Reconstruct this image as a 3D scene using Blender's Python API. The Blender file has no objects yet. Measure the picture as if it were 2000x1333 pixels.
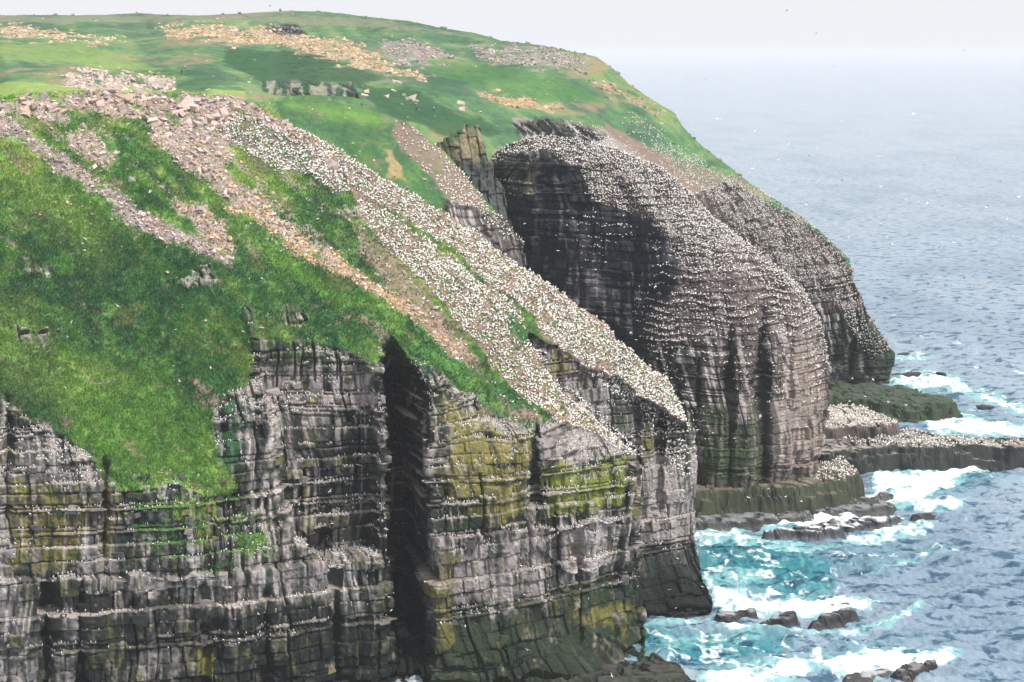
import bpy, math, random
import numpy as np

# ------------------------------------------------------------------ camera, sky, sun, exposure
F, H, HOR = 3000.0, 126.0, 100.0          # focal length (photo px), camera height (m), eye level row (photo px)
sc = bpy.context.scene
COL = sc.collection
cam_d = bpy.data.cameras.new('camera'); cam = bpy.data.objects.new('camera', cam_d); COL.objects.link(cam)
cam.location = (0, 0, H); cam.rotation_euler = (math.radians(90), 0, 0)
cam_d.sensor_width = 36.0; cam_d.lens = 36.0 * F / 2000.0
cam_d.shift_y = -(666.5 - HOR) / 2000.0
cam_d.clip_start = 1.0; cam_d.clip_end = 60000.0
sc.camera = cam

SUN_EL, SUN_AZ = math.radians(52), math.radians(124)       # azimuth measured clockwise from +Y: from the right, a little in front
w = bpy.data.worlds.new('World'); sc.world = w; w.use_nodes = True
nt = w.node_tree; nt.nodes.clear()
wo = nt.nodes.new('ShaderNodeOutputWorld'); bg = nt.nodes.new('ShaderNodeBackground')
sky = nt.nodes.new('ShaderNodeTexSky'); sky.sky_type = 'NISHITA'; sky.sun_disc = False
sky.sun_elevation = SUN_EL; sky.sun_rotation = SUN_AZ; sky.dust_density = 6.0; sky.air_density = 1.0; sky.ozone_density = 1.0
mixw = nt.nodes.new('ShaderNodeMix'); mixw.data_type = 'RGBA'; mixw.inputs[0].default_value = 0.93
mixw.inputs[7].default_value = (7.05, 7.15, 7.45, 1)          # thin even overcast over the clear sky
nt.links.new(sky.outputs[0], mixw.inputs[6])
# an overcast sky is dimmer at the horizon than overhead, evenly all round
tcw = nt.nodes.new('ShaderNodeTexCoord'); sep = nt.nodes.new('ShaderNodeSeparateXYZ'); mrw = nt.nodes.new('ShaderNodeMapRange'); scw = nt.nodes.new('ShaderNodeVectorMath'); scw.operation = 'SCALE'
nt.links.new(tcw.outputs['Generated'], sep.inputs[0]); nt.links.new(sep.outputs['Z'], mrw.inputs['Value'])
mrw.inputs['From Min'].default_value = 0.0; mrw.inputs['From Max'].default_value = 1.0; mrw.inputs['To Min'].default_value = 1.0; mrw.inputs['To Max'].default_value = 1.35
nt.links.new(mixw.outputs[2], scw.inputs[0]); nt.links.new(mrw.outputs[0], scw.inputs['Scale']); nt.links.new(scw.outputs[0], bg.inputs[0])
bg.inputs[1].default_value = 0.10
nt.links.new(bg.outputs[0], wo.inputs[0])

sd_ = bpy.data.lights.new('sun', 'SUN'); sd_.energy = 3.5; sd_.angle = math.radians(7); sd_.color = (1.0, 0.95, 0.87)
sun = bpy.data.objects.new('sun', sd_); COL.objects.link(sun)
sun.rotation_euler = (math.pi / 2 - SUN_EL, 0, math.pi - SUN_AZ)
sun.location = (200, -100, 600)

sc.view_settings.view_transform = 'Standard'; sc.view_settings.look = 'None'
sc.view_settings.exposure = 0.39; sc.view_settings.gamma = 1.0; sc.view_settings.use_curve_mapping = False
sc.render.engine = 'CYCLES'
sc.cycles.use_denoising = True
sc.cycles.max_bounces = 6; sc.cycles.diffuse_bounces = 3; sc.cycles.glossy_bounces = 2
sc.cycles.volume_bounces = 2; sc.cycles.transparent_max_bounces = 8
sc.cycles.caustics_reflective = False; sc.cycles.caustics_refractive = False

# ------------------------------------------------------------------ maths helpers
rng = np.random.default_rng(7)
random.seed(7)

def lin(r, g, b):
    c = np.array([r, g, b], float) / 255.0
    return np.where(c <= 0.04045, c / 12.92, ((c + 0.055) / 1.055) ** 2.4)

def world(x, y, Y):
    x = np.asarray(x, float); y = np.asarray(y, float); Y = np.asarray(Y, float)
    return np.stack([(x - 1000.0) / F * Y, Y + 0 * x, H - (y - HOR) / F * Y], -1)

def depth_at(y, z):                       # distance at which a point of height z shows on row y
    return F * (H - z) / (np.asarray(y, float) - HOR)

def pix(P):
    Y = np.maximum(P[..., 1], 1.0)
    return 1000.0 + F * P[..., 0] / Y, HOR + F * (H - P[..., 2]) / Y

def smooth(a, b, t):
    t = np.clip((t - a) / (b - a), 0, 1); return t * t * (3 - 2 * t)

def hash3(i, j, k, s=0):
    i = i.astype(np.int64).astype(np.uint32); j = j.astype(np.int64).astype(np.uint32); k = k.astype(np.int64).astype(np.uint32)
    h = i * np.uint32(374761393) + j * np.uint32(668265263) + k * np.uint32(2147483647) + np.uint32(s * 974711 + 1013904223)
    h = (h ^ (h >> np.uint32(13))) * np.uint32(1274126177)
    h = (h ^ (h >> np.uint32(16))) * np.uint32(2246822519)
    h = h ^ (h >> np.uint32(15))
    return (h & np.uint32(0xFFFFFF)).astype(np.float32) / np.float32(0xFFFFFF)

def vnoise(x, y, z, s=0):
    x = np.asarray(x, np.float32); y = np.asarray(y, np.float32) + 0 * x; z = np.asarray(z, np.float32) + 0 * x
    xi, yi, zi = np.floor(x), np.floor(y), np.floor(z)
    fx, fy, fz = x - xi, y - yi, z - zi
    fx = fx * fx * (3 - 2 * fx); fy = fy * fy * (3 - 2 * fy); fz = fz * fz * (3 - 2 * fz)
    xi = xi.astype(np.int64); yi = yi.astype(np.int64); zi = zi.astype(np.int64)
    r = 0
    for dx in (0, 1):
        wx = fx if dx else 1 - fx
        for dy in (0, 1):
            wy = fy if dy else 1 - fy
            for dz in (0, 1):
                wz = fz if dz else 1 - fz
                r = r + wx * wy * wz * hash3(xi + dx, yi + dy, zi + dz, s)
    return r * 2 - 1

def fbm(x, y, z, o=3, s=0):
    r = 0; a = 1.0; t = 0
    for k in range(o):
        r = r + a * vnoise(x * 2.03 ** k, y * 2.03 ** k, z * 2.03 ** k, s + k * 17); t += a; a *= 0.5
    return r / t

def polyline(pts, n):
    p = np.array(pts, float); d = np.r_[0, np.cumsum(np.hypot(*(p[1:, :2] - p[:-1, :2]).T))]
    t = np.linspace(0, d[-1], n)
    return np.stack([np.interp(t, d, p[:, k]) for k in range(p.shape[1])], -1)

def coons(top, bottom, left, right, nu, nv):
    T, B = polyline(top, nu), polyline(bottom, nu); L, R = polyline(left, nv), polyline(right, nv)
    u = np.linspace(0, 1, nu)[None, :, None]; v = np.linspace(0, 1, nv)[:, None, None]
    S = (1 - v) * T[None] + v * B[None] + (1 - u) * L[:, None] + u * R[:, None]
    S -= (1 - u) * (1 - v) * T[0] + u * (1 - v) * T[-1] + (1 - u) * v * B[0] + u * v * B[-1]
    return S[..., 0], S[..., 1]

class TPS:                                # smooth depth through control points (x, y, depth)
    def __init__(s, pts, lam=1e-4):
        p = np.array(pts, float); s.c = p[:, :2] / 500.0; n = len(p)
        r = np.linalg.norm(s.c[:, None] - s.c[None], axis=-1)
        K = np.where(r > 0, r * r * np.log(r + 1e-12), 0) + lam * np.eye(n)
        Q = np.c_[np.ones(n), s.c]
        A = np.block([[K, Q], [Q.T, np.zeros((3, 3))]])
        s.w = np.linalg.solve(A, np.r_[p[:, 2], 0, 0, 0])
    def __call__(s, x, y):
        X, Yy = x / 500.0, y / 500.0; n = len(s.c)
        r = s.w[n] + s.w[n + 1] * X + s.w[n + 2] * Yy
        for k in range(n):
            d2 = (X - s.c[k, 0]) ** 2 + (Yy - s.c[k, 1]) ** 2
            r = r + s.w[k] * 0.5 * d2 * np.log(d2 + 1e-12)
        return r

def sdist(poly, x, y):                    # signed distance to a polygon, negative inside
    p = np.array(poly, float); q = np.roll(p, -1, 0)
    x = np.asarray(x, np.float32); y = np.asarray(y, np.float32)
    d2 = np.full(x.shape, 1e12, np.float32); ins = np.zeros(x.shape, bool)
    for a, b in zip(p, q):
        ex, ey = b - a; wx = x - a[0]; wy = y - a[1]
        t = np.clip((wx * ex + wy * ey) / (ex * ex + ey * ey + 1e-9), 0, 1)
        d2 = np.minimum(d2, (wx - t * ex) ** 2 + (wy - t * ey) ** 2)
        c = (a[1] > y) != (b[1] > y)
        if abs(ey) > 1e-9:
            ins ^= c & (x < ex * (y - a[1]) / ey + a[0])
    return np.where(ins, -1, 1) * np.sqrt(d2)

def zone(poly, x, y, soft=8.0):
    return smooth(soft, -soft, sdist(poly, x, y))

def mixc(c, col, m):
    return c + (np.asarray(col, np.float32) - c) * m[..., None]

def blur(a, n):
    for _ in range(n):
        b = np.pad(a, [(1, 1), (1, 1)] + [(0, 0)] * (a.ndim - 2), mode='edge')
        a = (b[:-2, 1:-1] + b[2:, 1:-1] + b[1:-1, :-2] + b[1:-1, 2:] + 2 * b[1:-1, 1:-1]) / 6.0
    return a

def normals(P):
    du = np.gradient(P, axis=1); dv = np.gradient(P, axis=0)
    n = np.cross(dv, du); n /= np.linalg.norm(n, axis=-1, keepdims=True) + 1e-9
    flip = (n * (P - np.array([0, 0, H]))).sum(-1) > 0
    n[flip] *= -1
    return n

# ------------------------------------------------------------------ materials
def mat_new(name):
    m = bpy.data.materials.new(name); m.use_nodes = True
    n = m.node_tree; b = n.nodes['Principled BSDF']; return m, n, b

def node(n, t, **k):
    o = n.nodes.new(t)
    for a, v in k.items(): setattr(o, a, v)
    return o

def ground_material(name, scale1, scale2, bump, rough=0.95, vary=0.35, objrand=0.0, stretch=(1, 1, 1)):
    m, n, b = mat_new(name); L = n.links.new
    at = node(n, 'ShaderNodeAttribute', attribute_name='Col')
    tc = node(n, 'ShaderNodeNewGeometry')
    mp = node(n, 'ShaderNodeVectorMath', operation='MULTIPLY'); mp.inputs[1].default_value = stretch
    L(tc.outputs['Position'], mp.inputs[0])
    n1 = node(n, 'ShaderNodeTexNoise'); n1.inputs['Scale'].default_value = scale1; n1.inputs['Detail'].default_value = 5; n1.inputs['Roughness'].default_value = 0.65
    n2 = node(n, 'ShaderNodeTexNoise'); n2.inputs['Scale'].default_value = scale2; n2.inputs['Detail'].default_value = 3
    L(mp.outputs[0], n1.inputs['Vector']); L(tc.outputs['Position'], n2.inputs['Vector'])
    mr = node(n, 'ShaderNodeMapRange'); mr.inputs['From Min'].default_value = 0.25; mr.inputs['From Max'].default_value = 0.75
    mr.inputs['To Min'].default_value = 1 - vary; mr.inputs['To Max'].default_value = 1 + vary
    ad = node(n, 'ShaderNodeMath', operation='MULTIPLY_ADD'); ad.inputs[1].default_value = 0.5
    L(n1.outputs['Fac'], ad.inputs[0])
    hf = node(n, 'ShaderNodeMath', operation='MULTIPLY'); hf.inputs[1].default_value = 0.5; L(n2.outputs['Fac'], hf.inputs[0]); L(hf.outputs[0], ad.inputs[2])
    L(ad.outputs[0], mr.inputs['Value'])
    mu = node(n, 'ShaderNodeVectorMath', operation='SCALE'); L(at.outputs['Color'], mu.inputs[0])
    if objrand:
        oi = node(n, 'ShaderNodeObjectInfo'); r2 = node(n, 'ShaderNodeMapRange'); r2.inputs['To Min'].default_value = 1 - objrand; r2.inputs['To Max'].default_value = 1 + objrand
        L(oi.outputs['Random'], r2.inputs['Value']); mm = node(n, 'ShaderNodeMath', operation='MULTIPLY'); L(r2.outputs[0], mm.inputs[0]); L(mr.outputs[0], mm.inputs[1]); L(mm.outputs[0], mu.inputs['Scale'])
    else:
        L(mr.outputs[0], mu.inputs['Scale'])
    L(mu.outputs[0], b.inputs['Base Color'])
    b.inputs['Roughness'].default_value = rough; b.inputs['Specular IOR Level'].default_value = 0.25
    if bump:
        bp = node(n, 'ShaderNodeBump'); bp.inputs['Strength'].default_value = 0.8; bp.inputs['Distance'].default_value = bump
        L(ad.outputs[0], bp.inputs['Height']); L(bp.outputs[0], b.inputs['Normal'])
    return m

M_land = ground_material('turf_and_rock', 0.9, 3.1, 0.22, vary=0.42)
M_far = ground_material('distant_turf_and_rock', 0.35, 1.3, 0.3, vary=0.35)
M_rock = ground_material('wave_cut_rock', 0.8, 2.6, 0.15, rough=0.55, vary=0.4)
M_stone = ground_material('loose_stone', 1.2, 4.0, 0.06, vary=0.3, objrand=0.22)
M_bird = ground_material('plumage', 3.0, 9.0, 0.0, rough=0.8, vary=0.06)
M_cloth = ground_material('cloth', 9.0, 30.0, 0.0, rough=0.9, vary=0.12)

# ------------------------------------------------------------------ object helpers
def tag(o, label=None, cat=None, group=None, kind=None):
    if label: o['label'] = label
    if cat: o['category'] = cat
    if group: o['group'] = group
    if kind: o['kind'] = kind
    return o

def mesh_from(name, V, Fc, col=None, mat=None, smoothf=False):
    """V (n,3); Fc (m,k) all the same size"""
    me = bpy.data.meshes.new(name); Fc = np.asarray(Fc, np.int32); V = np.asarray(V, np.float32)
    me.vertices.add(len(V)); me.vertices.foreach_set('co', V.ravel())
    k = Fc.shape[1]
    me.loops.add(Fc.size); me.loops.foreach_set('vertex_index', Fc.ravel())
    me.polygons.add(len(Fc)); me.polygons.foreach_set('loop_start', np.arange(0, Fc.size, k, dtype=np.int32))
    me.polygons.foreach_set('use_smooth', np.full(len(Fc), smoothf))
    me.update(calc_edges=True)
    if col is not None:
        at = me.color_attributes.new('Col', 'FLOAT_COLOR', 'POINT')
        c = np.ones((len(V), 4), np.float32); c[:, :3] = np.clip(col, 0, 1); at.data.foreach_set('color', c.ravel())
    if mat: me.materials.append(mat)
    return me

def obj(name, me, parent=None):
    o = bpy.data.objects.new(name, me); COL.objects.link(o)
    if parent: o.parent = parent
    return o

def grid_faces(nv, nu):
    a = np.arange(nv * nu).reshape(nv, nu)
    return np.stack([a[:-1, :-1], a[1:, :-1], a[1:, 1:], a[:-1, 1:]], -1).reshape(-1, 4)

def skirted(P, C, top=None, right=None, bottom=None, left=None):
    """add rings that carry the surface on behind its visible edges; each is a list of (dX, dY, dZ, factor array or None)"""
    def rows(edge, spec):
        out = []
        for dx, dy, dz, f in spec:
            f = 1.0 if f is None else f
            q = edge + np.stack([np.full(len(edge), dx), np.full(len(edge), dy), dz * f * np.ones(len(edge))], -1)
            q[:, 2] = np.maximum(q[:, 2], -4.0); out.append(q)
        return out
    if top:
        r = rows(P[0], top); P = np.concatenate([np.array(r[::-1]), P]); C = np.concatenate([np.repeat(C[:1], len(r), 0), C])
    if bottom:
        r = rows(P[-1], bottom); P = np.concatenate([P, np.array(r)]); C = np.concatenate([C, np.repeat(C[-1:], len(r), 0)])
    if right:
        r = rows(P[:, -1], right); P = np.concatenate([P] + [q[:, None] for q in r], 1); C = np.concatenate([C, np.repeat(C[:, -1:], len(r), 1)], 1)
    if left:
        r = rows(P[:, 0], left); P = np.concatenate([q[:, None] for q in r[::-1]] + [P], 1); C = np.concatenate([np.repeat(C[:, :1], len(r), 1), C], 1)
    return P, C

def sheet_obj(name, P, C, mat, smoothf=False):
    nv, nu = P.shape[:2]
    return obj(name, mesh_from(name, P.reshape(-1, 3), grid_faces(nv, nu), C.reshape(-1, 3), mat, smoothf))

# bedded, jointed rock: offset (m, along the outward normal) and the bed coordinate
_bz = np.cumsum(np.where(rng.random(140) < 0.35, rng.uniform(0.55, 0.95, 140), rng.uniform(1.1, 3.2, 140))) - 6.0
_bp = rng.uniform(-1, 1, 140); _bw = rng.uniform(1.3, 4.2, 140)
def beds(Pm, dip=0.0, seed=0, amp=1.0):
    X, Yw, Z = Pm[..., 0], Pm[..., 1], Pm[..., 2]
    wob = 0.4 * vnoise(X * 0.05, Yw * 0.05, Z * 0.02, 31 + seed) + 0.10 * vnoise(X * 0.5, Yw * 0.5, Z * 0.1, 33 + seed)
    zz = Z + dip * X + wob
    i = np.clip(np.searchsorted(_bz, zz), 1, 138)
    lo, hi = _bz[i - 1], _bz[i]
    wv = _bw[i]; lat = X * 0.92 + Yw * 0.5 + 0.8 * vnoise(X * 0.12, Yw * 0.12, Z * 0.08, 5 + seed) + 0.14 * vnoise(X * 0.7, Yw * 0.7, Z * 0.7, 6 + seed)
    off = hash3(i, i * 0, i * 0, 91 + seed) * wv
    q = (lat + off) / wv; j = np.floor(q); fq = (q - j) * wv
    r = hash3(i, j, 0 * i, 17 + seed)
    d = 0.85 * _bp[i] + 0.9 * (r - 0.5)
    d = d + np.where(r > 0.86, 0.55, 0)
    groove = np.minimum(np.minimum(fq, wv - fq), 0.0 * fq + 9)
    gm_ = smooth(-0.45, 0.35, fbm(X * 0.11, Yw * 0.11, Z * 0.11, 2, 71 + seed))
    d = d * (0.35 + 0.65 * smooth(-0.5, 0.3, fbm(X * 0.07, Yw * 0.07, Z * 0.05, 2, 73 + seed)))
    jn = hash3(i, np.round(q), 0 * i, 19 + seed); bn = hash3(i, np.floor(lat / 6.5), 0 * i, 23 + seed)
    d = d - 0.75 * smooth(0.26, 0.05, groove) * (0.2 + 0.8 * gm_) * smooth(0.45, 0.9, jn)
    d = d - 0.7 * smooth(0.24, 0.05, np.minimum(zz - lo, hi - zz)) * (0.15 + 0.85 * gm_) * (0.2 + 1.2 * bn)
    col = 0.8 * vnoise(lat * 0.28, Z * 0.05, 0 * X, 44 + seed) + 0.28 * vnoise(lat * 0.8, Z * 0.12, 0 * X, 45 + seed) + 1.0 * fbm(X * 0.09, Yw * 0.09, Z * 0.06, 2, 61 + seed) * 1.6
    zb = np.floor(Z / 13.0 + hash3(np.floor(lat / 9.0), 0 * i, 0 * i, 27 + seed)); cq = lat / 3.7 + 0.35 * vnoise(Z * 0.09, lat * 0.05, 0 * X, 28 + seed) + hash3(zb, 0 * i, 0 * i, 29 + seed); cj = np.floor(cq); ck = hash3(cj, zb, 0 * i, 35 + seed)
    d = d - 1.3 * smooth(0.085, 0.015, np.abs(cq - cj - 0.5)) * smooth(0.66, 0.92, ck) + 0.8 * (hash3(cj, zb, 0 * i, 37 + seed) - 0.5)      # long upright cracks and the buttresses between them
    fine = 0.16 * vnoise(X * 1.9, Yw * 1.9, Z * 1.9, 77 + seed)
    return (amp * (d + col) + fine).astype(np.float32), (zz - lo) / np.maximum(hi - lo, 0.1), r, lat

# palette (surface colours)
K = 0.80
def pc(r, g, b, k=None): return (lin(r, g, b) * (K if k is None else k)).astype(np.float32)
GR_MID, GR_DK, GR_LT, GR_YL, GR_DRY = pc(80, 130, 64), pc(46, 92, 58), pc(118, 160, 72), pc(150, 172, 86), pc(148, 148, 98)
SOIL, SOILD = pc(150, 126, 118), pc(122, 106, 108)
SC_PINK, SC_GREY, SC_PURP, SC_OR = pc(204, 184, 176), pc(172, 160, 156), pc(192, 175, 172), pc(204, 174, 130)
RK_PALE, RK_MID, RK_DK, RK_BLK = pc(186, 177, 175), pc(112, 109, 109), pc(52, 57, 56), pc(26, 30, 30)
LI_OL, LI_LIME, MOSS = pc(124, 118, 60), pc(130, 140, 54), pc(62, 86, 46)

def grass_colour(P, x, y, seed=0, far=0.0):
    X, Yw, Z = P[..., 0], P[..., 1], P[..., 2]
    a = fbm(X * 0.05, Yw * 0.05, Z * 0.05, 3, 3 + seed); b = fbm(X * 0.35, Yw * 0.3, Z * 0.35, 3, 9 + seed)
    c = vnoise(X * 1.4, Yw * 0.9, Z * 2.2, 23 + seed)
    st = vnoise((x + 0.9 * y) * 0.012, (x * 0.9 - y) * 0.05, 0 * x, 71 + seed)
    t = a * 1.0 + b * 0.7 + c * 0.3 + st * 0.4
    col = np.broadcast_to(GR_MID, P.shape).astype(np.float32).copy()
    col = mixc(col, GR_DK, smooth(0.0, -0.6, t)); col = mixc(col, GR_LT, smooth(0.0, 0.5, t) * 0.95); col = mixc(col, GR_YL, smooth(0.35, 0.9, t + 0.3 * a) * 0.7)
    col = mixc(col, GR_DRY, smooth(0.12, 0.6, fbm(X * 0.16, Yw * 0.13, Z * 0.2, 4, 41 + seed) + 0.25 * st) * 0.38)
    col = mixc(col, pc(112, 124, 86), np.full(col.shape[:-1], 0.14, np.float32))
    return col

def rock_colour(P, bedf, r, lat, seed=0, dark=0.0, guano=1.0):
    X, Yw, Z = P[..., 0], P[..., 1], P[..., 2]
    s1 = vnoise(lat * 1.5, Z * 0.16, 0 * X, 101 + seed); s2 = fbm(lat * 0.22, Z * 0.07, 0 * X, 3, 111 + seed); s3 = fbm(X * 0.5, Yw * 0.5, Z * 0.5, 3, 121 + seed)
    t = 0.5 * s1 + 1.25 * s2 + 0.55 * s3 + 0.5 * (r - 0.5) - dark - 0.34
    col = np.broadcast_to(RK_MID, P.shape).astype(np.float32).copy()
    col = mixc(col, RK_DK, smooth(0.05, -0.3, t)); col = mixc(col, RK_BLK, smooth(-0.2, -0.55, t))
    col = mixc(col, RK_PALE, smooth(0.1, 0.5, t + 0.15 * guano) * 0.9)
    guano = guano * smooth(6, 20, Z)
    drip = smooth(0.25, 0.75, s1 + 0.5 * (bedf - 0.5) + 0.2 * s3)          # droppings run down from the ledges
    col = mixc(col, pc(206, 198, 196), drip * 0.6 * guano)
    blk = vnoise(lat * 0.85, Z * 0.05, 0 * X, 131 + seed) + 0.5 * vnoise(lat * 2.2, Z * 0.12, 0 * X, 137 + seed)
    col = mixc(col, RK_BLK + 0.15 * MOSS, smooth(0.25, 0.6, blk) * 0.75)
    return col

# ------------------------------------------------------------------ near headland: grass slope, gannet slope and cliffs
HL_TOP = [(-80, 192), (0, 188), (60, 180), (200, 178), (300, 181), (400, 182), (480, 192), (535, 215), (560, 240), (640, 282), (700, 322), (770, 362), (850, 405), (930, 455),
          (1000, 512), (1060, 550), (1120, 590), (1185, 632), (1205, 660), (1245, 700), (1300, 742), (1322, 775)]
HL_RIGHT = [(1322, 775), (1330, 800), (1352, 850), (1362, 900), (1358, 980), (1356, 1040), (1366, 1090), (1372, 1130), (1388, 1160), (1394, 1200)]
HL_BOT = [(-80, 1425), (400, 1425), (800, 1425), (1000, 1425), (1150, 1420), (1240, 1370), (1258, 1290), (1262, 1218), (1394, 1200)]
HL_LEFT = [(-80, 192), (-80, 1425)]
hx, hy = coons(HL_TOP, HL_BOT, HL_LEFT, HL_RIGHT, 740, 560)
tps = TPS([(-80, 192, 352), (0, 188, 352), (200, 178, 362), (400, 182, 371), (480, 192, 374), (560, 240, 377), (700, 322, 378), (850, 405, 376), (1000, 512, 373), (1185, 632, 368), (1322, 775, 362),
           (0, 270, 345), (0, 420, 330), (0, 600, 315), (0, 775, 303), (-80, 780, 302), (240, 300, 348), (240, 500, 333), (240, 700, 318), (240, 950, 298), (440, 960, 303), (420, 800, 308), (360, 850, 306),
           (400, 300, 358), (420, 560, 330), (490, 640, 320), (630, 470, 348), (560, 560, 332), (500, 400, 352), (700, 560, 343), (830, 660, 338), (730, 620, 330),
           (640, 650, 323), (740, 690, 321), (510, 720, 317), (740, 1080, 311), (740, 1425, 306), (520, 1000, 307), (520, 1100, 303), (520, 1425, 299), (250, 1120, 297), (250, 1425, 293), (0, 1000, 297), (0, 1130, 293), (-80, 1425, 289), (0, 1425, 290),
           (850, 740, 322), (850, 900, 317), (850, 1050, 312), (850, 1250, 309), (850, 1425, 297), (1040, 820, 327), (1040, 1030, 321), (1040, 1230, 317), (1040, 1425, 298), (1150, 1345, 303.5), (1235, 900, 334), (1235, 1005, 331), (1245, 1240, 328), (1245, 1340, 304),
           (950, 760, 335), (1030, 780, 336), (900, 560, 352), (1000, 640, 349), (1050, 740, 342), (1150, 840, 337), (1100, 620, 360), (1180, 700, 358)])
tpc = TPS([(1030, 655, 351), (1090, 670, 354), (1150, 700, 356), (1230, 745, 359), (1322, 775, 361.5), (1352, 850, 361), (1362, 900, 360), (1358, 980, 359), (1360, 1050, 358), (1372, 1130, 352), (1394, 1200, 343.6),
           (1100, 800, 350), (1200, 900, 351), (1260, 1000, 351), (1260, 1100, 349), (1262, 1218, 338.1), (1300, 1150, 347), (1320, 1205, 342), (1290, 850, 357), (1310, 960, 354)])
D0 = tps(hx, hy)
wj = 5.0 * fbm(hx * 0.02, hy * 0.02, 0 * hx, 2, 301); wk = 5.0 * fbm(hx * 0.02, hy * 0.02, 0 * hx + 9, 2, 302)
xw, yw = hx + wj, hy + wk
POLY_C = [(1032, 652), (1075, 672), (1120, 702), (1150, 716), (1190, 730), (1228, 750), (1242, 778), (1290, 796), (1330, 828), (1420, 830), (1420, 1230), (1249, 1228), (1246, 1100), (1240, 1000), (1238, 905), (1215, 868), (1150, 815), (1090, 765), (1050, 705)]
mC = smooth(3.0, -3.0, sdist(POLY_C, hx + 1.2 * wj + 4 * vnoise(hx * 0.08, hy * 0.08, 0 * hx, 341), hy + 2.2 * wk * smooth(900, 780, hy) + 5 * vnoise(hx * 0.07, hy * 0.07, 0 * hx, 342) * smooth(900, 780, hy)))
Dh = D0 * (1 - mC) + tpc(hx, hy) * mC
CLEFT = [(742, 700), (752, 650), (765, 640), (790, 690), (812, 720), (835, 760), (845, 900), (848, 1100), (842, 1430), (775, 1430), (765, 1200), (752, 1000), (748, 850)]
cl = sdist(CLEFT, hx + 0.3 * wj, hy)
inside = np.clip(-cl, 0, None)
deep = smooth(0, 10, inside) * np.clip(27 - np.maximum(hx - 778 - 0.02 * (hy - 640), 0) * 0.42, 0, 27) * smooth(640, 760, hy)
Dh = np.where(deep > 0, np.minimum(Dh + deep, np.maximum(depth_at(np.maximum(hy, 700), 1.5 + 2.0 * fbm(hx * 0.08, hy * 0.03, 0 * hx, 2, 333)), Dh)), Dh)
ENOTCH = [(492, 690), (500, 735), (525, 850), (545, 960), (565, 1060), (640, 1085), (735, 1075), (742, 900), (738, 745), (700, 690), (640, 668), (560, 665)]
eN = smooth(6, -14, sdist(ENOTCH, hx + 0.5 * wj, hy + 0.3 * wk)) * 6.0 * smooth(660, 780, hy)
Dh = Dh + eN
CAVE = [(592, 1040), (650, 1035), (648, 1078), (600, 1082)]
Dh = Dh + 6.0 * smooth(2, -6, sdist(CAVE, hx, hy))
# overhang and shelf on the front buttress
Dh = Dh - 1.6 * zone([(850, 1055), (1040, 1035), (1232, 1008), (1240, 1250), (1100, 1420), (848, 1420)], hx, hy + 0.6 * wk, 3) - 1.2 * zone([(1120, 1020), (1232, 1005), (1236, 1110), (1100, 1120), (1050, 1065)], hx, hy, 3)
Dh = Dh - 2.0 * zone([(-90, 1135), (200, 1130), (420, 1120), (640, 1100), (745, 1085), (760, 1430), (-90, 1430)], hx, hy + 0.8 * wk, 4)
for gx, gy0, gy1, wd, dp in ((1048, 830, 1010, 5, 2.5), (1225, 900, 1010, 4, 2.0), (205, 900, 1120, 7, 3.5), (90, 1140, 1430, 10, 3), (160, 1140, 1430, 9, 3.5), (400, 1150, 1430, 5, 2), (520, 1150, 1430, 7, 2.5), (655, 1120, 1430, 6, 2),
                              (1290, 790, 1000, 5, 2.5), (1245, 790, 950, 4, 2), (870, 780, 1050, 6, 1.5), (15, 780, 1000, 8, 3), (590, 700, 1000, 4, 1.2), (1130, 1040, 1250, 5, 2.2)):
    Dh = Dh + dp * np.exp(-((hx - gx + wj) / wd) ** 2) * smooth(gy0 - 15, gy0 + 10, hy) * smooth(gy1 + 15, gy1 - 10, hy)

ROCKP = [(-95, 772), (-5, 774), (30, 800), (62, 818), (100, 838), (125, 850), (170, 890), (205, 932), (235, 958), (290, 955), (330, 938), (400, 965), (445, 968), (462, 950), (430, 900), (410, 845), (412, 800), (445, 775), (476, 760), (488, 700), (484, 640), (478, 600),
         (498, 600), (500, 660), (560, 668), (640, 672), (735, 705), (744, 650), (770, 660), (790, 705), (838, 712), (900, 765), (960, 795), (1030, 838), (1075, 822), (1150, 838), (1205, 868), (1240, 895), (1260, 1000), (1262, 1440), (-95, 1440)]
rk = np.maximum(zone(ROCKP, xw, yw, 7), mC * 0.999)
# grass keeps hold on the blocky tongue between the ledges
TONGUE = [(240, 930), (330, 925), (450, 950), (500, 1010), (540, 1090), (430, 1120), (330, 1100), (260, 1030)]
tg = zone(TONGUE, xw, yw, 14)
OUT = [[(355, 520), (420, 525), (418, 575), (365, 565)], [(18, 640), (95, 645), (102, 690), (60, 685)], [(540, 585), (600, 600), (598, 650), (545, 640)], [(640, 308), (690, 310), (700, 345), (660, 345)], [(670, 390), (706, 395), (700, 425), (668, 415)], [(45, 510), (90, 515), (100, 545), (55, 545)]]
ot = 0 * hx
for p in OUT: ot = np.maximum(ot, zone(p, hx + 3 * wj, hy + 3 * wk, 12))
ot = smooth(0.3, 0.7, ot + 0.9 * fbm(hx * 0.06, hy * 0.045, 0 * hx, 3, 311) - 0.12)

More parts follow.
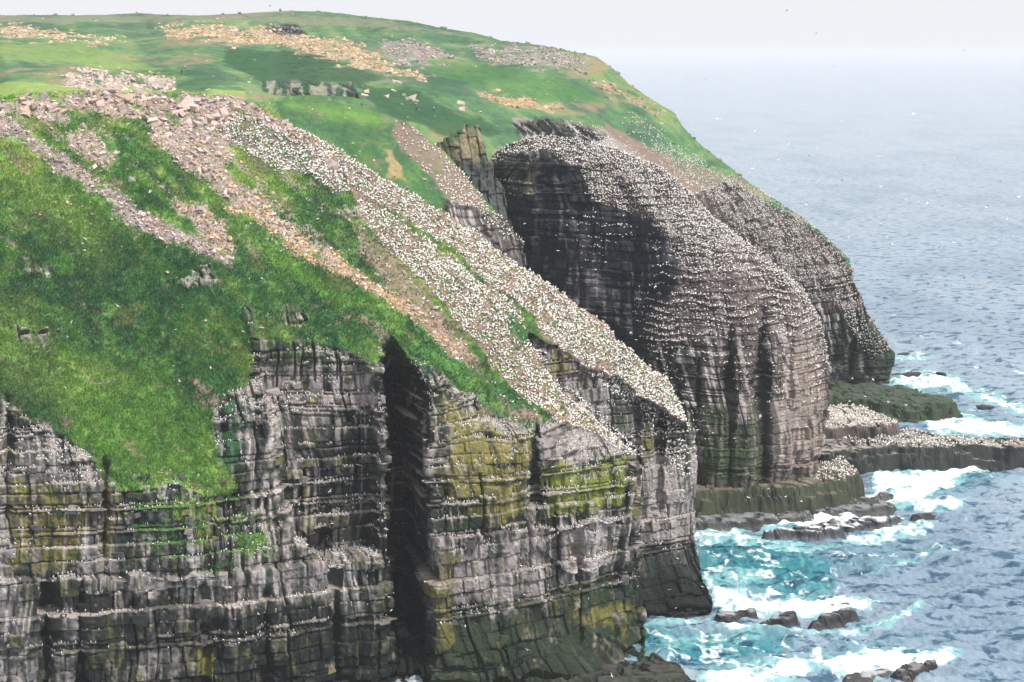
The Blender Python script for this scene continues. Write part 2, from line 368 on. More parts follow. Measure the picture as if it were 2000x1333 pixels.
P0 = world(hx, hy, Dh)
Nb = normals(blur(P0, 6)); Nb = blur(Nb, 6); Nb /= np.linalg.norm(Nb, axis=-1, keepdims=True)
bd, bf, br, lat = beds(P0, dip=0.0)
turf = 0.55 * fbm(P0[..., 0] * 0.10, P0[..., 1] * 0.10, P0[..., 2] * 0.10, 3, 205) * 1.4 + 0.5 * vnoise(P0[..., 0] * 0.5, P0[..., 1] * 0.4, P0[..., 2] * 0.75, 207) + 0.3 * vnoise(P0[..., 0] * 0.95, P0[..., 1] * 0.8, P0[..., 2] * 1.2, 208) + 0.16 * vnoise(P0[..., 0] * 2.1, P0[..., 1] * 1.9, P0[..., 2] * 2.4, 209)
rks = np.clip(np.maximum(rk, ot * 0.8), 0, 1)
edge = smooth(0, 12, hy - np.interp(hx, [p[0] for p in HL_TOP], [p[1] for p in HL_TOP]))
disp = rks * bd * (0.45 + 0.55 * edge) + (1 - rks) * turf
# stair the tongue so that blocks stand in rows
P1 = P0 + Nb * disp[..., None]
HL_P, HL_x, HL_y = P1, hx, hy
Nd = normals(P1)

gcol = grass_colour(P0, hx, hy)
gcol = mixc(gcol, GR_DK, zone([(200, 440), (330, 470), (480, 560), (640, 560), (735, 620), (720, 690), (490, 640), (470, 780), (400, 800), (330, 700), (250, 560)], xw, yw, 50) * 0.55)
gcol = mixc(gcol, GR_YL, zone([(-20, 270), (80, 330), (220, 450), (200, 520), (60, 420), (-20, 360)], xw, yw, 40) * 0.35)
gcol = mixc(gcol, GR_LT, zone([(120, 760), (300, 700), (430, 930), (330, 950), (240, 945), (150, 880)], xw, yw, 40) * 0.5)
gcol = mixc(gcol, GR_YL, zone([(-40, 560), (60, 600), (200, 760), (120, 800), (-40, 740)], xw, yw, 40) * 0.3)
gcol = mixc(gcol, GR_LT, zone([(400, 420), (480, 440), (700, 600), (660, 600), (500, 500)], xw, yw, 20) * 0.6)
# zones of bare ground, scree and lichen
SCREE = {
 'rim':   [(-30, 186), (60, 180), (120, 184), (200, 182), (300, 181), (400, 182), (480, 192), (540, 220), (572, 250), (545, 258), (470, 232), (430, 262), (405, 262), (330, 236), (250, 240), (180, 215), (110, 216), (60, 222), (40, 232), (-30, 210)],
 'purple':[(-40, 200), (30, 235), (60, 262), (120, 300), (200, 365), (280, 405), (345, 432), (395, 470), (452, 508), (458, 530), (400, 505), (340, 478), (270, 450), (200, 402), (120, 345), (50, 290), (-40, 258)],
 'mid':   [(285, 232), (400, 246), (440, 268), (460, 300), (440, 330), (500, 380), (560, 440), (620, 470), (575, 480), (520, 440), (450, 395), (400, 358), (335, 300), (300, 262)],
 'patch': [(135, 262), (175, 252), (215, 275), (240, 318), (205, 330), (175, 312), (140, 288)],
 'patch2':[(55, 215), (120, 212), (150, 232), (140, 250), (90, 240)],
 'orange':[(430, 392), (480, 402), (560, 448), (640, 472), (700, 515), (760, 565), (830, 610), (880, 655), (915, 695), (895, 700), (830, 640), (760, 595), (690, 545), (620, 520), (560, 480), (500, 445)],
 'fan':   [(340, 395), (400, 400), (430, 440), (460, 500), (440, 522), (390, 470)],
 'upper': [(540, 225), (620, 290), (660, 330), (640, 345), (590, 290), (545, 250)],
}
wl1 = 16 * fbm(hx * 0.009, hy * 0.009, 0 * hx, 3, 531); wl2 = 12 * fbm(hx * 0.009, hy * 0.009, 0 * hx + 7, 3, 532)
sz = {k: zone(p, hx + 2.2 * wj + wl1, hy + 2.2 * wk + wl2, 12) for k, p in SCREE.items()}
GAN1 = [(425, 245), (470, 228), (540, 240), (580, 268), (640, 320), (690, 372), (650, 372), (600, 340), (550, 335), (480, 305), (430, 275)]
GAN2 = [(560, 235), (640, 275), (700, 308), (850, 390), (1000, 496), (1190, 618), (1340, 770), (1350, 850), (1240, 800), (1150, 735), (1090, 680), (1010, 590), (940, 540), (830, 450), (760, 410), (700, 370), (620, 310)]
GAN3 = [(700, 385), (745, 410), (830, 460), (940, 545), (1010, 600), (1050, 680), (1080, 735), (1160, 802), (1255, 885), (1245, 910), (1150, 846), (1075, 820), (1010, 770), (960, 715), (900, 640), (830, 560), (760, 490), (705, 430)]
BARE = [(700, 440), (760, 490), (830, 570), (900, 660), (960, 740), (1040, 800), (1060, 830), (1000, 810), (930, 740), (870, 690), (820, 620), (760, 560), (710, 500)]
GSTRIP = [(790, 615), (840, 660), (900, 715), (960, 740), (1010, 770), (1040, 795), (1000, 800), (930, 742), (860, 690), (800, 640)]
GTONG = [(990, 600), (1030, 640), (1075, 672), (1050, 690), (1005, 650)]
g1, g2, g3, br_, gs, gt = [zone(p, hx + 1.8 * wj + 0.6 * wl1, hy + 1.8 * wk, 11) for p in (GAN1, GAN2, GAN3, BARE, GSTRIP, GTONG)]
nz = fbm(P0[..., 0] * 0.25, P0[..., 1] * 0.25, P0[..., 2] * 0.25, 3, 501)
stk = vnoise((0.8 * hx + 0.6 * hy) * 0.010, (0.6 * hx - 0.8 * hy) * 0.055, 0 * hx, 521) + 0.6 * vnoise((0.8 * hx + 0.6 * hy) * 0.03, (0.6 * hx - 0.8 * hy) * 0.13, 0 * hx, 523)
C = gcol
scn = vnoise(P0[..., 0] * 1.3, P0[..., 1] * 1.3, P0[..., 2] * 1.3, 511)
for k, col in (('rim', SC_PINK), ('purple', SC_PURP), ('mid', SC_PINK), ('patch', SC_PINK), ('patch2', SC_PINK), ('orange', SC_OR), ('fan', SC_PINK), ('upper', SC_OR)):
    cc = col * (0.62 + 0.2 * scn[..., None])
    m = smooth(0.25, 0.85, 0.95 * sz[k] + 0.65 * nz + 0.5 * stk) * smooth(0.0, 0.2, sz[k])
    C = C + (cc - C) * m[..., None]
# thin stony streaks lying down the slope
stv = smooth(0.15, 0.6, vnoise((hx + 1.2 * hy) * 0.006, (hx * 0.78 - hy) * 0.05, 0 * hx, 77) + 0.6 * nz) * zone([(20, 240), (300, 240), (560, 330), (700, 420), (760, 560), (620, 520), (400, 420), (150, 330)], hx, hy, 40)
C = mixc(C, SC_PINK * 0.75, stv * 0.75)
C = mixc(C, SOIL, smooth(0.2, 0.7, br_ + 0.4 * nz + 0.4 * stk) * 0.85)
sl = smooth(0.2, 0.6, np.maximum(g2, g3) + 0.4 * nz + 0.3 * stk)
C = mixc(C, SOIL, sl * 0.92)
C = mixc(C, SOILD, smooth(0.2, 0.6, g1 + 0.2 * nz) * 0.9)
C = mixc(C, SOILD * 0.8, zone([(475, 300), (540, 318), (545, 345), (500, 335)], xw, yw, 6) * 0.9)
C = mixc(C, SC_OR * 0.85, smooth(0.3, 0.7, zone([(1050, 775), (1100, 800), (1200, 862), (1190, 875), (1100, 820), (1055, 800)], xw, yw, 10) + 0.4 * nz) * 0.5)
C = mixc(C, GR_DK * 0.9 + GR_MID * 0.2, np.maximum(gs, gt))
RC = rock_colour(P1, bf, br, lat)
# what grows or runs on the cliffs, plus shade painted into some darks
sfn = fbm(hx * 0.07, hy * 0.04, 0 * hx, 4, 677)
def stain_or_shade(poly, col, amt, soft=18, thr=(0.35, 0.65), vs=1.0, sd=0):
    global RC
    v = vnoise(hx * 0.05 * vs, hy * 0.012 * vs, 0 * hx, 600 + sd) * 0.55 + 0.35 * vnoise(hx * 0.13, hy * 0.05, 0 * hx, 640 + sd)
    v = v + 0.45 * sfn + 0.25 * vnoise(hx * 0.2, hy * 0.16, 0 * hx, 680 + sd)
    m = smooth(thr[0] - 0.02, thr[1] + 0.2, zone(poly, xw + 1.5 * wj, yw + 1.5 * wk, soft * 1.5) + 0.62 * v + 0.35 * (br - 0.5))
    RC = mixc(RC, col, m * amt)
stain_or_shade([(-90, 760), (230, 930), (250, 1120), (-90, 1130)], RK_MID * 1.15, 0.5, sd=1)
stain_or_shade([(500, 700), (740, 705), (745, 830), (660, 830), (600, 930), (520, 920)], RK_PALE * 0.9, 0.65, 20, sd=2)
stain_or_shade([(-90, 1125), (330, 1120), (700, 1090), (740, 1180), (400, 1200), (350, 1430), (-90, 1430)], RK_PALE * 0.9, 0.5, 20, (0.45, 0.85), sd=3)
stain_or_shade([(20, 930), (160, 960), (180, 1040), (150, 1110), (20, 1120)], LI_OL, 0.85, 18, sd=4)
stain_or_shade([(190, 930), (235, 940), (230, 1080), (200, 1100)], LI_OL, 0.6, 10, sd=5)
stain_or_shade([(70, 1145), (110, 1145), (105, 1430), (75, 1430)], RK_BLK, 0.97, 12, (0.15, 0.4), sd=6)
stain_or_shade([(140, 1150), (235, 1150), (240, 1300), (235, 1430), (140, 1430)], RK_BLK, 0.95, 16, (0.2, 0.45), sd=7)
stain_or_shade([(230, 1170), (345, 1150), (350, 1270), (240, 1280)], RK_BLK * 1.1, 0.95, 14, (0.2, 0.45), sd=8)
stain_or_shade([(560, 830), (740, 800), (750, 1060), (640, 1070), (580, 1000)], RK_BLK * 1.1, 0.9, 30, (0.25, 0.5), sd=9)
stain_or_shade([(390, 1200), (560, 1180), (740, 1200), (760, 1430), (400, 1430)], RK_BLK, 0.85, 30, (0.35, 0.6), sd=10)
stain_or_shade([(365, 1160), (400, 1165), (395, 1240), (365, 1240)], RK_BLK, 0.8, 10, sd=11)
stain_or_shade([(380, 1260), (415, 1260), (410, 1330), (385, 1330)], LI_OL * 1.1, 0.9, 6, sd=12)
stain_or_shade([(500, 660), (735, 690), (730, 740), (600, 720), (500, 720)], MOSS * 0.8, 0.7, 14, sd=13)
stain_or_shade([(765, 720), (850, 725), (845, 1430), (770, 1430)], RK_BLK, 0.9, 12, (0.2, 0.45), sd=14)  # shade of the cleft wall painted into the rock
stain_or_shade([(850, 740), (1240, 890), (1235, 1000), (850, 1040)], RK_BLK * 1.1 + MOSS * 0.2, 0.92, 14, (0.2, 0.5), sd=15)
stain_or_shade([(880, 800), (1040, 840), (1030, 1020), (930, 1030), (860, 1000)], LI_OL, 0.9, 22, (0.45, 0.7), sd=16)
stain_or_shade([(940, 880), (1040, 860), (1035, 1010), (945, 1030)], LI_OL * 1.1, 0.85, 16, (0.35, 0.6), 1.3, sd=17)
stain_or_shade([(1060, 880), (1230, 900), (1230, 1000), (1070, 1010)], LI_LIME, 0.95, 16, (0.4, 0.62), 1.8, sd=18)
stain_or_shade([(1045, 825), (1150, 838), (1200, 870), (1160, 900), (1060, 900)], RK_PALE * 0.75, 0.8, 14, sd=19)
stain_or_shade([(850, 1050), (1040, 1035), (1232, 1008), (1236, 1110), (1050, 1180), (860, 1170)], RK_PALE * 0.8, 0.7, 16, (0.45, 0.85), sd=20)
stain_or_shade([(1090, 1050), (1232, 1030), (1236, 1115), (1110, 1120)], RK_PALE, 0.8, 12, (0.35, 0.7), sd=21)
stain_or_shade([(1060, 1020), (1120, 1030), (1100, 1180), (1060, 1160)], RK_BLK, 0.85, 12, sd=22)
stain_or_shade([(1080, 1140), (1245, 1120), (1250, 1250), (1090, 1270)], RK_BLK + MOSS * 0.3, 0.92, 18, (0.25, 0.5), sd=23)
stain_or_shade([(1100, 1190), (1250, 1180), (1250, 1230), (1100, 1240)], LI_OL, 0.7, 14, (0.5, 0.75), sd=24)
stain_or_shade([(848, 1190), (1060, 1210), (1250, 1240), (1262, 1430), (848, 1430)], RK_BLK + MOSS * 0.25, 0.93, 30, (0.15, 0.5), sd=25)
stain_or_shade([(850, 1080), (900, 1090), (890, 1250), (852, 1260)], LI_OL * 0.75, 0.7, 16, sd=26)
stain_or_shade([(860, 770), (900, 790), (895, 860), (862, 860)], LI_OL, 0.8, 8, sd=27)
# the farther nose
stain_or_shade([(1040, 670), (1240, 760), (1260, 860), (1150, 830), (1060, 730)], RK_MID * 1.55, 0.85, 16, (0.3, 0.65), sd=30)
stain_or_shade([(1060, 690), (1110, 700), (1100, 740), (1070, 730)], LI_OL, 0.8, 8, sd=37)
stain_or_shade([(1185, 740), (1240, 755), (1240, 860), (1190, 830)], RK_BLK + MOSS * 0.3, 0.75, 12, sd=31)
stain_or_shade([(1245, 790), (1330, 800), (1345, 900), (1250, 900)], RK_BLK, 0.4, 14, sd=32)
stain_or_shade([(1240, 820), (1300, 830), (1290, 900), (1242, 920)], LI_OL, 0.7, 12, (0.5, 0.75), sd=33)
stain_or_shade([(1250, 900), (1362, 880), (1360, 1050), (1255, 1060)], RK_PALE * 0.8, 0.75, 16, sd=34)
stain_or_shade([(1250, 1060), (1370, 1050), (1372, 1130), (1255, 1150)], RK_DK, 0.6, 16, sd=35)
stain_or_shade([(1250, 1120), (1380, 1125), (1395, 1200), (1255, 1215)], RK_BLK, 0.95, 12, (0.3, 0.6), sd=36)
RC = mixc(RC, RK_BLK * 0.7, np.clip(smooth(-4, 8, inside - 4) * smooth(862, 842, hx) * smooth(690, 760, hy) * (0.97 - 0.35 * smooth(0.35, 0.7, vnoise(hx * 0.09, hy * 0.02, 0 * hx, 690))), 0, 1))  # shade inside the cleft laid into the rock colour
run = vnoise(lat * 1.3, P0[..., 2] * 0.06, 0 * hx, 701) + 0.6 * vnoise(lat * 3.1, P0[..., 2] * 0.10, 0 * hx, 703) + 0.35 * nz
RC = mixc(RC, RK_BLK + 0.12 * MOSS, smooth(0.3, 0.65, run + 0.25 * fbm(hx * 0.015, hy * 0.01, 0 * hx, 2, 707)) * 0.7)                # wet black runs
RC = mixc(RC, pc(208, 198, 194), smooth(8, 20, P0[..., 2]) * smooth(0.55, 0.95, -run + 0.25 * (bf - 0.5) + 0.35 * fbm(hx * 0.012, hy * 0.012, 0 * hx, 2, 709)) * 0.4)
up = smooth(0.45, 0.8, Nd[..., 2])
ledk = smooth(0.25, 0.7, hash3(np.floor(P0[..., 2] / 1.3), np.floor(lat / 8.0), 0 * hx, 733) + 0.5 * fbm(hx * 0.012, hy * 0.012, 0 * hx, 2, 735))
RC = mixc(RC, pc(205, 192, 186), up * (0.15 + 0.5 * ledk) * (1 - tg) * smooth(8, 18, P0[..., 2]))                     # droppings on the ledges
RC = mixc(RC, gcol * 0.85, np.clip(tg * 1.2, 0, 1) * smooth(0.1, 0.5, up + 0.7 * nz + 0.12))
RC = mixc(RC, GR_DK, zone([(478, 590), (500, 600), (500, 780), (440, 960), (410, 880), (415, 800), (470, 770)], xw, yw, 10) * smooth(0.0, 0.4, nz + 0.3 * up) * 0.9)
RC = mixc(RC, GR_DK, zone([(740, 640), (840, 690), (840, 740), (760, 740)], xw, yw, 16) * smooth(-0.2, 0.3, nz) * 0.9)
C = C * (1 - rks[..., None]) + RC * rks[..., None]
soilm = np.maximum(np.maximum(sl, g1), br_)
fx = smooth(470, 600, np.linspace(HL_TOP[0][0], HL_TOP[-1][0], hx.shape[1]))
fx = smooth(470, 620, hx[0])
SP, SC = skirted(P1, C, top=[(0, 3, -0.8, 0.1 + 0.9 * fx), (0, 9, -6, 0.1 + 0.9 * fx), (0, 20, -24, 0.1 + 0.9 * fx), (0, 42, -80, 0.08 + 0.92 * fx)],
                 right=[(-0.3, 3, -1, None), (-3, 12, -6, None), (-10, 30, -30, None)], left=[(-40, -6, -1, None)])
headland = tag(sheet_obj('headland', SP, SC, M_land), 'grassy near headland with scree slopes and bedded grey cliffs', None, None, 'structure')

# ------------------------------------------------------------------ spur behind the near headland
sx, sy = coons([(470, 206), (560, 197), (640, 200), (700, 212), (760, 226), (792, 240), (830, 268), (868, 296), (905, 338), (950, 392), (990, 440), (1020, 478)],
               [(470, 300), (560, 330), (700, 400), (850, 480), (1000, 600), (1032, 640)],
               [(470, 206), (470, 300)], [(1020, 478), (1024, 510), (1026, 560), (1032, 640)], 230, 110)
sd2 = TPS([(560, 196, 440), (700, 212, 436), (792, 240, 428), (868, 296, 422), (950, 392, 416), (1020, 478, 410), (560, 330, 402), (700, 400, 398), (850, 400, 404), (860, 480, 398), (1000, 600, 396), (1024, 540, 404), (930, 430, 408)])
Ds = sd2(sx, sy)
sj = 5 * fbm(sx * 0.02, sy * 0.02, 0 * sx, 2, 811); sk = 5 * fbm(sx * 0.02, sy * 0.02, 0 * sx + 3, 2, 812)
SROCK = [(860, 392), (900, 398), (960, 412), (1000, 440), (1040, 475), (1050, 660), (900, 560)]
srk = zone(SROCK, sx + sj, sy + sk, 5)
S0 = world(sx, sy, Ds); Sn = blur(normals(blur(S0, 4)), 4)
sb, sbf, sbr, slat = beds(S0, seed=3, amp=1.1)
S1 = S0 + Sn * (srk * sb + (1 - srk) * (0.8 * fbm(S0[..., 0] * 0.08, S0[..., 1] * 0.08, S0[..., 2] * 0.08, 3, 815) + 0.25 * vnoise(S0[..., 0] * 0.7, S0[..., 1] * 0.7, S0[..., 2] * 0.7, 816)))[..., None]
sc_ = grass_colour(S0, sx, sy, 5) * 0.88
sc_ = mixc(sc_, pc(80, 112, 90), np.full(sx.shape, 0.25, np.float32))
sc_ = mixc(sc_, GR_LT, zone([(560, 200), (700, 215), (780, 235), (740, 250), (620, 225), (560, 212)], sx, sy, 14) * 0.6)
sc_ = mixc(sc_, GR_DK, zone([(640, 240), (740, 250), (760, 330), (860, 400), (840, 430), (700, 330)], sx + sj, sy + sk, 20) * 0.5)
snz = fbm(S0[..., 0] * 0.3, S0[..., 1] * 0.3, S0[..., 2] * 0.3, 3, 820)
SGAN = [(770, 240), (800, 245), (870, 300), (950, 395), (1020, 480), (990, 470), (940, 410), (880, 395), (850, 350), (800, 310), (765, 270)]
sg = zone(SGAN, sx + sj, sy + sk, 9)
sc_ = mixc(sc_, SOIL * 0.85, smooth(0.25, 0.85, sg + 0.6 * snz) * smooth(0.0, 0.2, sg) * 0.85)
sc_ = mixc(sc_, pc(128, 122, 104), smooth(0.35, 0.7, snz + 0.3 * vnoise(sx * 0.02, sy * 0.05, 0 * sx, 823)) * 0.6)
sc_ = mixc(sc_, SC_OR * 0.8, smooth(0.35, 0.7, zone([(745, 290), (790, 320), (800, 360), (755, 345)], sx + 3 * sj, sy + 3 * sk, 14) + 0.8 * snz - 0.1) * 0.7)
srr = rock_colour(S1, sbf, sbr, slat, 7)
srr = mixc(srr, RK_PALE * 0.85 + LI_OL * 0.1, np.full(sx.shape, 0.2))
sc_ = sc_ * (1 - srk[..., None]) + srr * srk[..., None]
sfx = smooth(700, 860, sx[0])
SPP, SCC = skirted(S1, sc_, top=[(0, 4, -0.6, 0.3 + 0.7 * sfx), (0, 14, -5, 0.3 + 0.7 * sfx), (0, 30, -26, 0.25 + 0.75 * sfx), (0, 46, -95, sfx)], right=[(-0.5, 4, -2, None), (-4, 14, -10, None), (-12, 28, -60, None)])
spur = tag(sheet_obj('spur_hillside', SPP, SCC, M_land), 'green spur with scattered gannets behind the near slope', None, None, 'structure')

# ------------------------------------------------------------------ domed sea stack
bx_, by_ = coons([(944, 335), (962, 303), (990, 281), (1050, 266), (1120, 271), (1200, 291), (1290, 327), (1350, 380), (1400, 430), (1460, 476), (1520, 522), (1566, 562), (1602, 622), (1618, 690)],
                 [(1010, 962), (1200, 955), (1360, 948), (1480, 942), (1540, 935), (1592, 930)],
                 [(944, 335), (958, 400), (985, 450), (1000, 560), (1005, 800), (1010, 962)],
                 [(1618, 690), (1624, 760), (1622, 820), (1614, 860), (1600, 895), (1592, 930)], 420, 350)
bt = TPS([(944, 335, 462), (962, 303, 460), (1050, 266, 456), (1120, 271, 455), (1200, 291, 453), (1290, 327, 449), (1350, 380, 445), (1400, 430, 442), (1460, 476, 440), (1520, 522, 438), (1566, 562, 436), (1602, 622, 435), (1618, 690, 436), (1622, 820, 432), (1592, 930, 427),
          (1000, 560, 450), (1005, 800, 447), (1010, 962, 446), (1050, 350, 447), (1050, 300, 449), (1200, 360, 441), (1200, 500, 437), (1200, 700, 434), (1180, 950, 430), (1262, 640, 430), (1300, 560, 429), (1350, 480, 432), (1300, 420, 437),
          (1350, 640, 423), (1350, 948, 417.5), (1450, 660, 422), (1450, 945, 417), (1540, 650, 426), (1540, 900, 419), (1450, 560, 428), (1580, 760, 425)])
Db = bt(bx_, by_)
bj = 6 * fbm(bx_ * 0.018, by_ * 0.018, 0 * bx_, 2, 911); bk = 6 * fbm(bx_ * 0.018, by_ * 0.018, 0 * bx_ + 3, 2, 912)
Db = Db + 3.5 * zone([(960, 345), (1010, 330), (1200, 330), (1290, 460), (1330, 480), (1290, 600), (1262, 660), (1270, 960), (960, 960)], bx_ + bj, by_ + bk, 12)
for gx, gy0, gy1, wd, dp in ((1425, 660, 945, 8, 3.2), (1487, 600, 935, 11, 4.0), (1360, 700, 945, 5, 1.5), (1545, 640, 800, 5, 1.5), (1320, 700, 945, 5, 1.5), (1130, 380, 900, 6, 1.5), (1240, 420, 800, 5, 1.5)):
    Db = Db + dp * np.exp(-((bx_ - gx + bj) / wd) ** 2) * smooth(gy0 - 20, gy0 + 20, by_) * smooth(gy1 + 15, gy1 - 15, by_)
Db = Db - 2.2 * np.exp(-((bx_ - 1030 - 0.06 * (by_ - 330) + 0.5 * bj) / 9) ** 2) * smooth(300, 330, by_) * smooth(400, 370, by_)
B0 = world(bx_, by_, Db); Bn = blur(normals(blur(B0, 5)), 6); Bn /= np.linalg.norm(Bn, axis=-1, keepdims=True)
bb, bbf, bbr, blat = beds(B0, seed=6, amp=1.0)
btop = np.interp(bx_, [944, 962, 990, 1050, 1120, 1200, 1290, 1350, 1400, 1460, 1520, 1566, 1602, 1618], [335, 303, 281, 266, 271, 291, 327, 380, 430, 476, 522, 562, 622, 690])
bed_e = smooth(0, 25, by_ - btop)
GB = [(944, 332), (962, 303), (1050, 266), (1120, 271), (1290, 327), (1400, 430), (1520, 522), (1566, 562), (1606, 640), (1560, 660), (1520, 640), (1440, 640), (1300, 680), (1262, 650), (1290, 600), (1330, 560), (1320, 490), (1250, 430), (1150, 385), (1120, 330), (1080, 300), (1000, 300), (960, 330)]
gb = zone(GB, bx_ + 2 * bj, by_ + 2 * bk, 12)
brow = (B0[..., 2] + 2.6 * fbm(B0[..., 0] * 0.08, B0[..., 1] * 0.08, B0[..., 2] * 0.05, 3, 7)) / 2.1 + 0.55 * hash3(np.floor(blat / 7.0 + 0.5 * vnoise(B0[..., 2] * 0.1, 0 * bx_, 0 * bx_, 8)), 0 * bx_, 0 * bx_, 99)
saw = (1 - brow % 1.0) * 0.7 * (0.3 + 0.7 * hash3(np.floor(brow), np.floor(blat / 3.3), 0 * bx_, 97))
B1 = B0 + Bn * ((bb * (1 - 0.45 * gb) + saw * (0.35 + 0.65 * gb)) * (0.3 + 0.7 * bed_e))[..., None]
bcol = rock_colour(B1, bbf, bbr, blat, 11, dark=0.05)
bcol = mixc(bcol, pc(158, 142, 136), np.full(bx_.shape, 0.35) * smooth(1300, 1500, bx_))
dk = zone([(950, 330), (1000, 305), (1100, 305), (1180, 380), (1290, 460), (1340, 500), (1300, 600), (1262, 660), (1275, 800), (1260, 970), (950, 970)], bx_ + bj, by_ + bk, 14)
bcol = mixc(bcol, pc(38, 47, 58), dk * (0.75 + 0.2 * vnoise(blat * 0.5, B0[..., 2] * 0.1, 0 * bx_, 931)))  # dark algae face, with its blue shade also put into the colour
gro = np.maximum(np.exp(-((bx_ - 1425 + bj) / 10) ** 2) * smooth(640, 680, by_), np.exp(-((bx_ - 1490 + bj) / 14) ** 2) * smooth(580, 640, by_))
bcol = mixc(bcol, RK_BLK, gro * 0.8)
bcol = mixc(bcol, pc(170, 154, 146), zone([(1550, 590), (1600, 600), (1622, 760), (1600, 900), (1540, 920), (1530, 800)], bx_ + bj, by_ + bk, 14) * 0.6)
bcol = mixc(bcol, MOSS * 0.8, smooth(0.4, 0.8, zone([(1360, 800), (1470, 800), (1520, 930), (1360, 945)], bx_ + bj, by_ + bk, 30) + 0.6 * fbm(bx_ * 0.04, by_ * 0.03, 0 * bx_, 2, 933)) * 0.7)
bcol = mixc(bcol, pc(104, 92, 92), gb * 0.7)
bcol = mixc(bcol, pc(150, 140, 120), np.exp(-((bx_ - 1031 - 0.06 * (by_ - 330) + 0.3 * bj) / 6) ** 2) * smooth(310, 330, by_) * smooth(400, 370, by_) * 0.8)
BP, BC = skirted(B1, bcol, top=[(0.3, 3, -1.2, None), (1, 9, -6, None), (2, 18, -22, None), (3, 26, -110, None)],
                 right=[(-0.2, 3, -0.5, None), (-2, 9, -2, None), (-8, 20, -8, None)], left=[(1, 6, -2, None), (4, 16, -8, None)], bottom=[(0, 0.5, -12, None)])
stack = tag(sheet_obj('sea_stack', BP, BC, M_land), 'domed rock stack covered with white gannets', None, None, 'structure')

# ------------------------------------------------------------------ far headland and the hills behind
FT = [(-120, 34), (0, 30), (150, 31), (270, 26), (330, 29), (400, 30), (480, 26), (560, 22), (620, 22), (700, 30), (800, 42), (870, 56), (930, 66), (980, 79), (1060, 89), (1130, 104), (1165, 112), (1200, 135), (1232, 167), (1270, 193), (1318, 222), (1330, 246), (1372, 287), (1420, 322), (1452, 347),
      (1490, 374), (1560, 422), (1620, 470), (1660, 508), (1666, 545), (1684, 580), (1694, 612), (1718, 648), (1732, 672), (1747, 690)]
FB = [(-120, 205), (300, 206), (480, 212), (560, 260), (800, 330), (950, 420), (1200, 520), (1400, 620), (1560, 700), (1620, 752), (1736, 748)]
fx_, fy_ = coons(FT, FB, [(-120, 34), (-120, 205)], [(1747, 690), (1746, 715), (1736, 748)], 640, 260)
ft = TPS([(-120, 34, 980), (0, 30, 960), (270, 26, 930), (560, 22, 900), (700, 30, 880), (870, 56, 800), (980, 79, 740), (1060, 89, 700), (1165, 112, 660), (1232, 167, 640), (1318, 222, 625), (1372, 287, 612), (1452, 347, 605), (1560, 422, 600), (1660, 508, 596), (1694, 612, 592), (1747, 690, 588), (1736, 748, 583.5),
          (0, 180, 425), (0, 130, 500), (0, 90, 620), (0, 60, 780), (200, 150, 480), (200, 100, 600), (400, 150, 505), (400, 100, 610), (300, 60, 770), (500, 170, 500), (540, 130, 590), (620, 100, 650), (620, 160, 520), (560, 60, 770), (700, 180, 505), (700, 130, 590), (800, 90, 690), (850, 190, 520), (850, 140, 600), (1000, 130, 630), (950, 230, 510),
          (1050, 255, 520), (1100, 180, 590), (1150, 280, 530), (1200, 240, 570), (1300, 300, 575), (1250, 330, 545), (1400, 400, 565), (1500, 500, 568), (1600, 600, 572), (1660, 640, 578), (1660, 745, 577), (1620, 752, 572), (-120, 230, 405), (300, 230, 415), (560, 260, 440), (800, 330, 440), (950, 420, 450), (1200, 520, 490), (1400, 620, 540)], 3e-4)
Df = ft(fx_, fy_)
fj = 6 * fbm(fx_ * 0.018, fy_ * 0.018, 0 * fx_, 2, 1011); fk = 6 * fbm(fx_ * 0.018, fy_ * 0.018, 0 * fx_ + 3, 2, 1012)
FR = [[(1350, 385), (1390, 370), (1420, 352), (1460, 372), (1560, 430), (1640, 490), (1680, 560), (1760, 680), (1760, 760), (1600, 760), (1560, 620), (1480, 520), (1400, 440)],
      [(515, 158), (600, 156), (690, 166), (706, 190), (640, 196), (560, 190), (515, 178)], [(520, 52), (580, 50), (600, 66), (560, 70), (520, 64)], [(1000, 240), (1060, 232), (1130, 240), (1190, 262), (1160, 280), (1080, 272), (1010, 264)]]
frk = 0 * fx_
for p in FR: frk = np.maximum(frk, zone(p, fx_ + 0.6 * fj, fy_ + 0.4 * fk, 5))
Df = Df + 3 * zone([(512, 163), (600, 160), (692, 168), (708, 210), (512, 205)], fx_ + 0.5 * fj, fy_ + 0.3 * fk, 3)
for gx, gy, wd, hh, dp in ((1690, 690, 14, 60, 4), (1660, 700, 10, 50, 5), (1430, 440, 14, 26, 4), (1330, 340, 12, 16, 2)):
    Df = Df + dp * np.exp(-((fx_ - gx + fj) / wd) ** 2 - ((fy_ - gy) / hh) ** 4)
F0 = world(fx_, fy_, Df); Fn = blur(normals(blur(F0, 4)), 5); Fn /= np.linalg.norm(Fn, axis=-1, keepdims=True)
fb, fbf, fbr, flat_ = beds(F0, seed=9, amp=1.0)
fte = smooth(0, 14, fy_ - np.interp(fx_, [p[0] for p in FT], [p[1] for p in FT]))
F1 = F0 + Fn * (frk * fb * (0.4 + 0.6 * fte) + (1 - frk) * (0.4 + 0.6 * fte) * (1.6 * fbm(F0[..., 0] * 0.035, F0[..., 1] * 0.035, F0[..., 2] * 0.035, 3, 1021) + 0.45 * vnoise(F0[..., 0] * 0.35, F0[..., 1] * 0.3, F0[..., 2] * 0.5, 1022)))[..., None]
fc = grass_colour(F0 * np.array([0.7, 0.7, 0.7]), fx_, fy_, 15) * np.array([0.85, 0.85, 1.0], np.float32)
fc = mixc(fc, pc(86, 116, 98), np.full(fx_.shape, 0.38, np.float32))
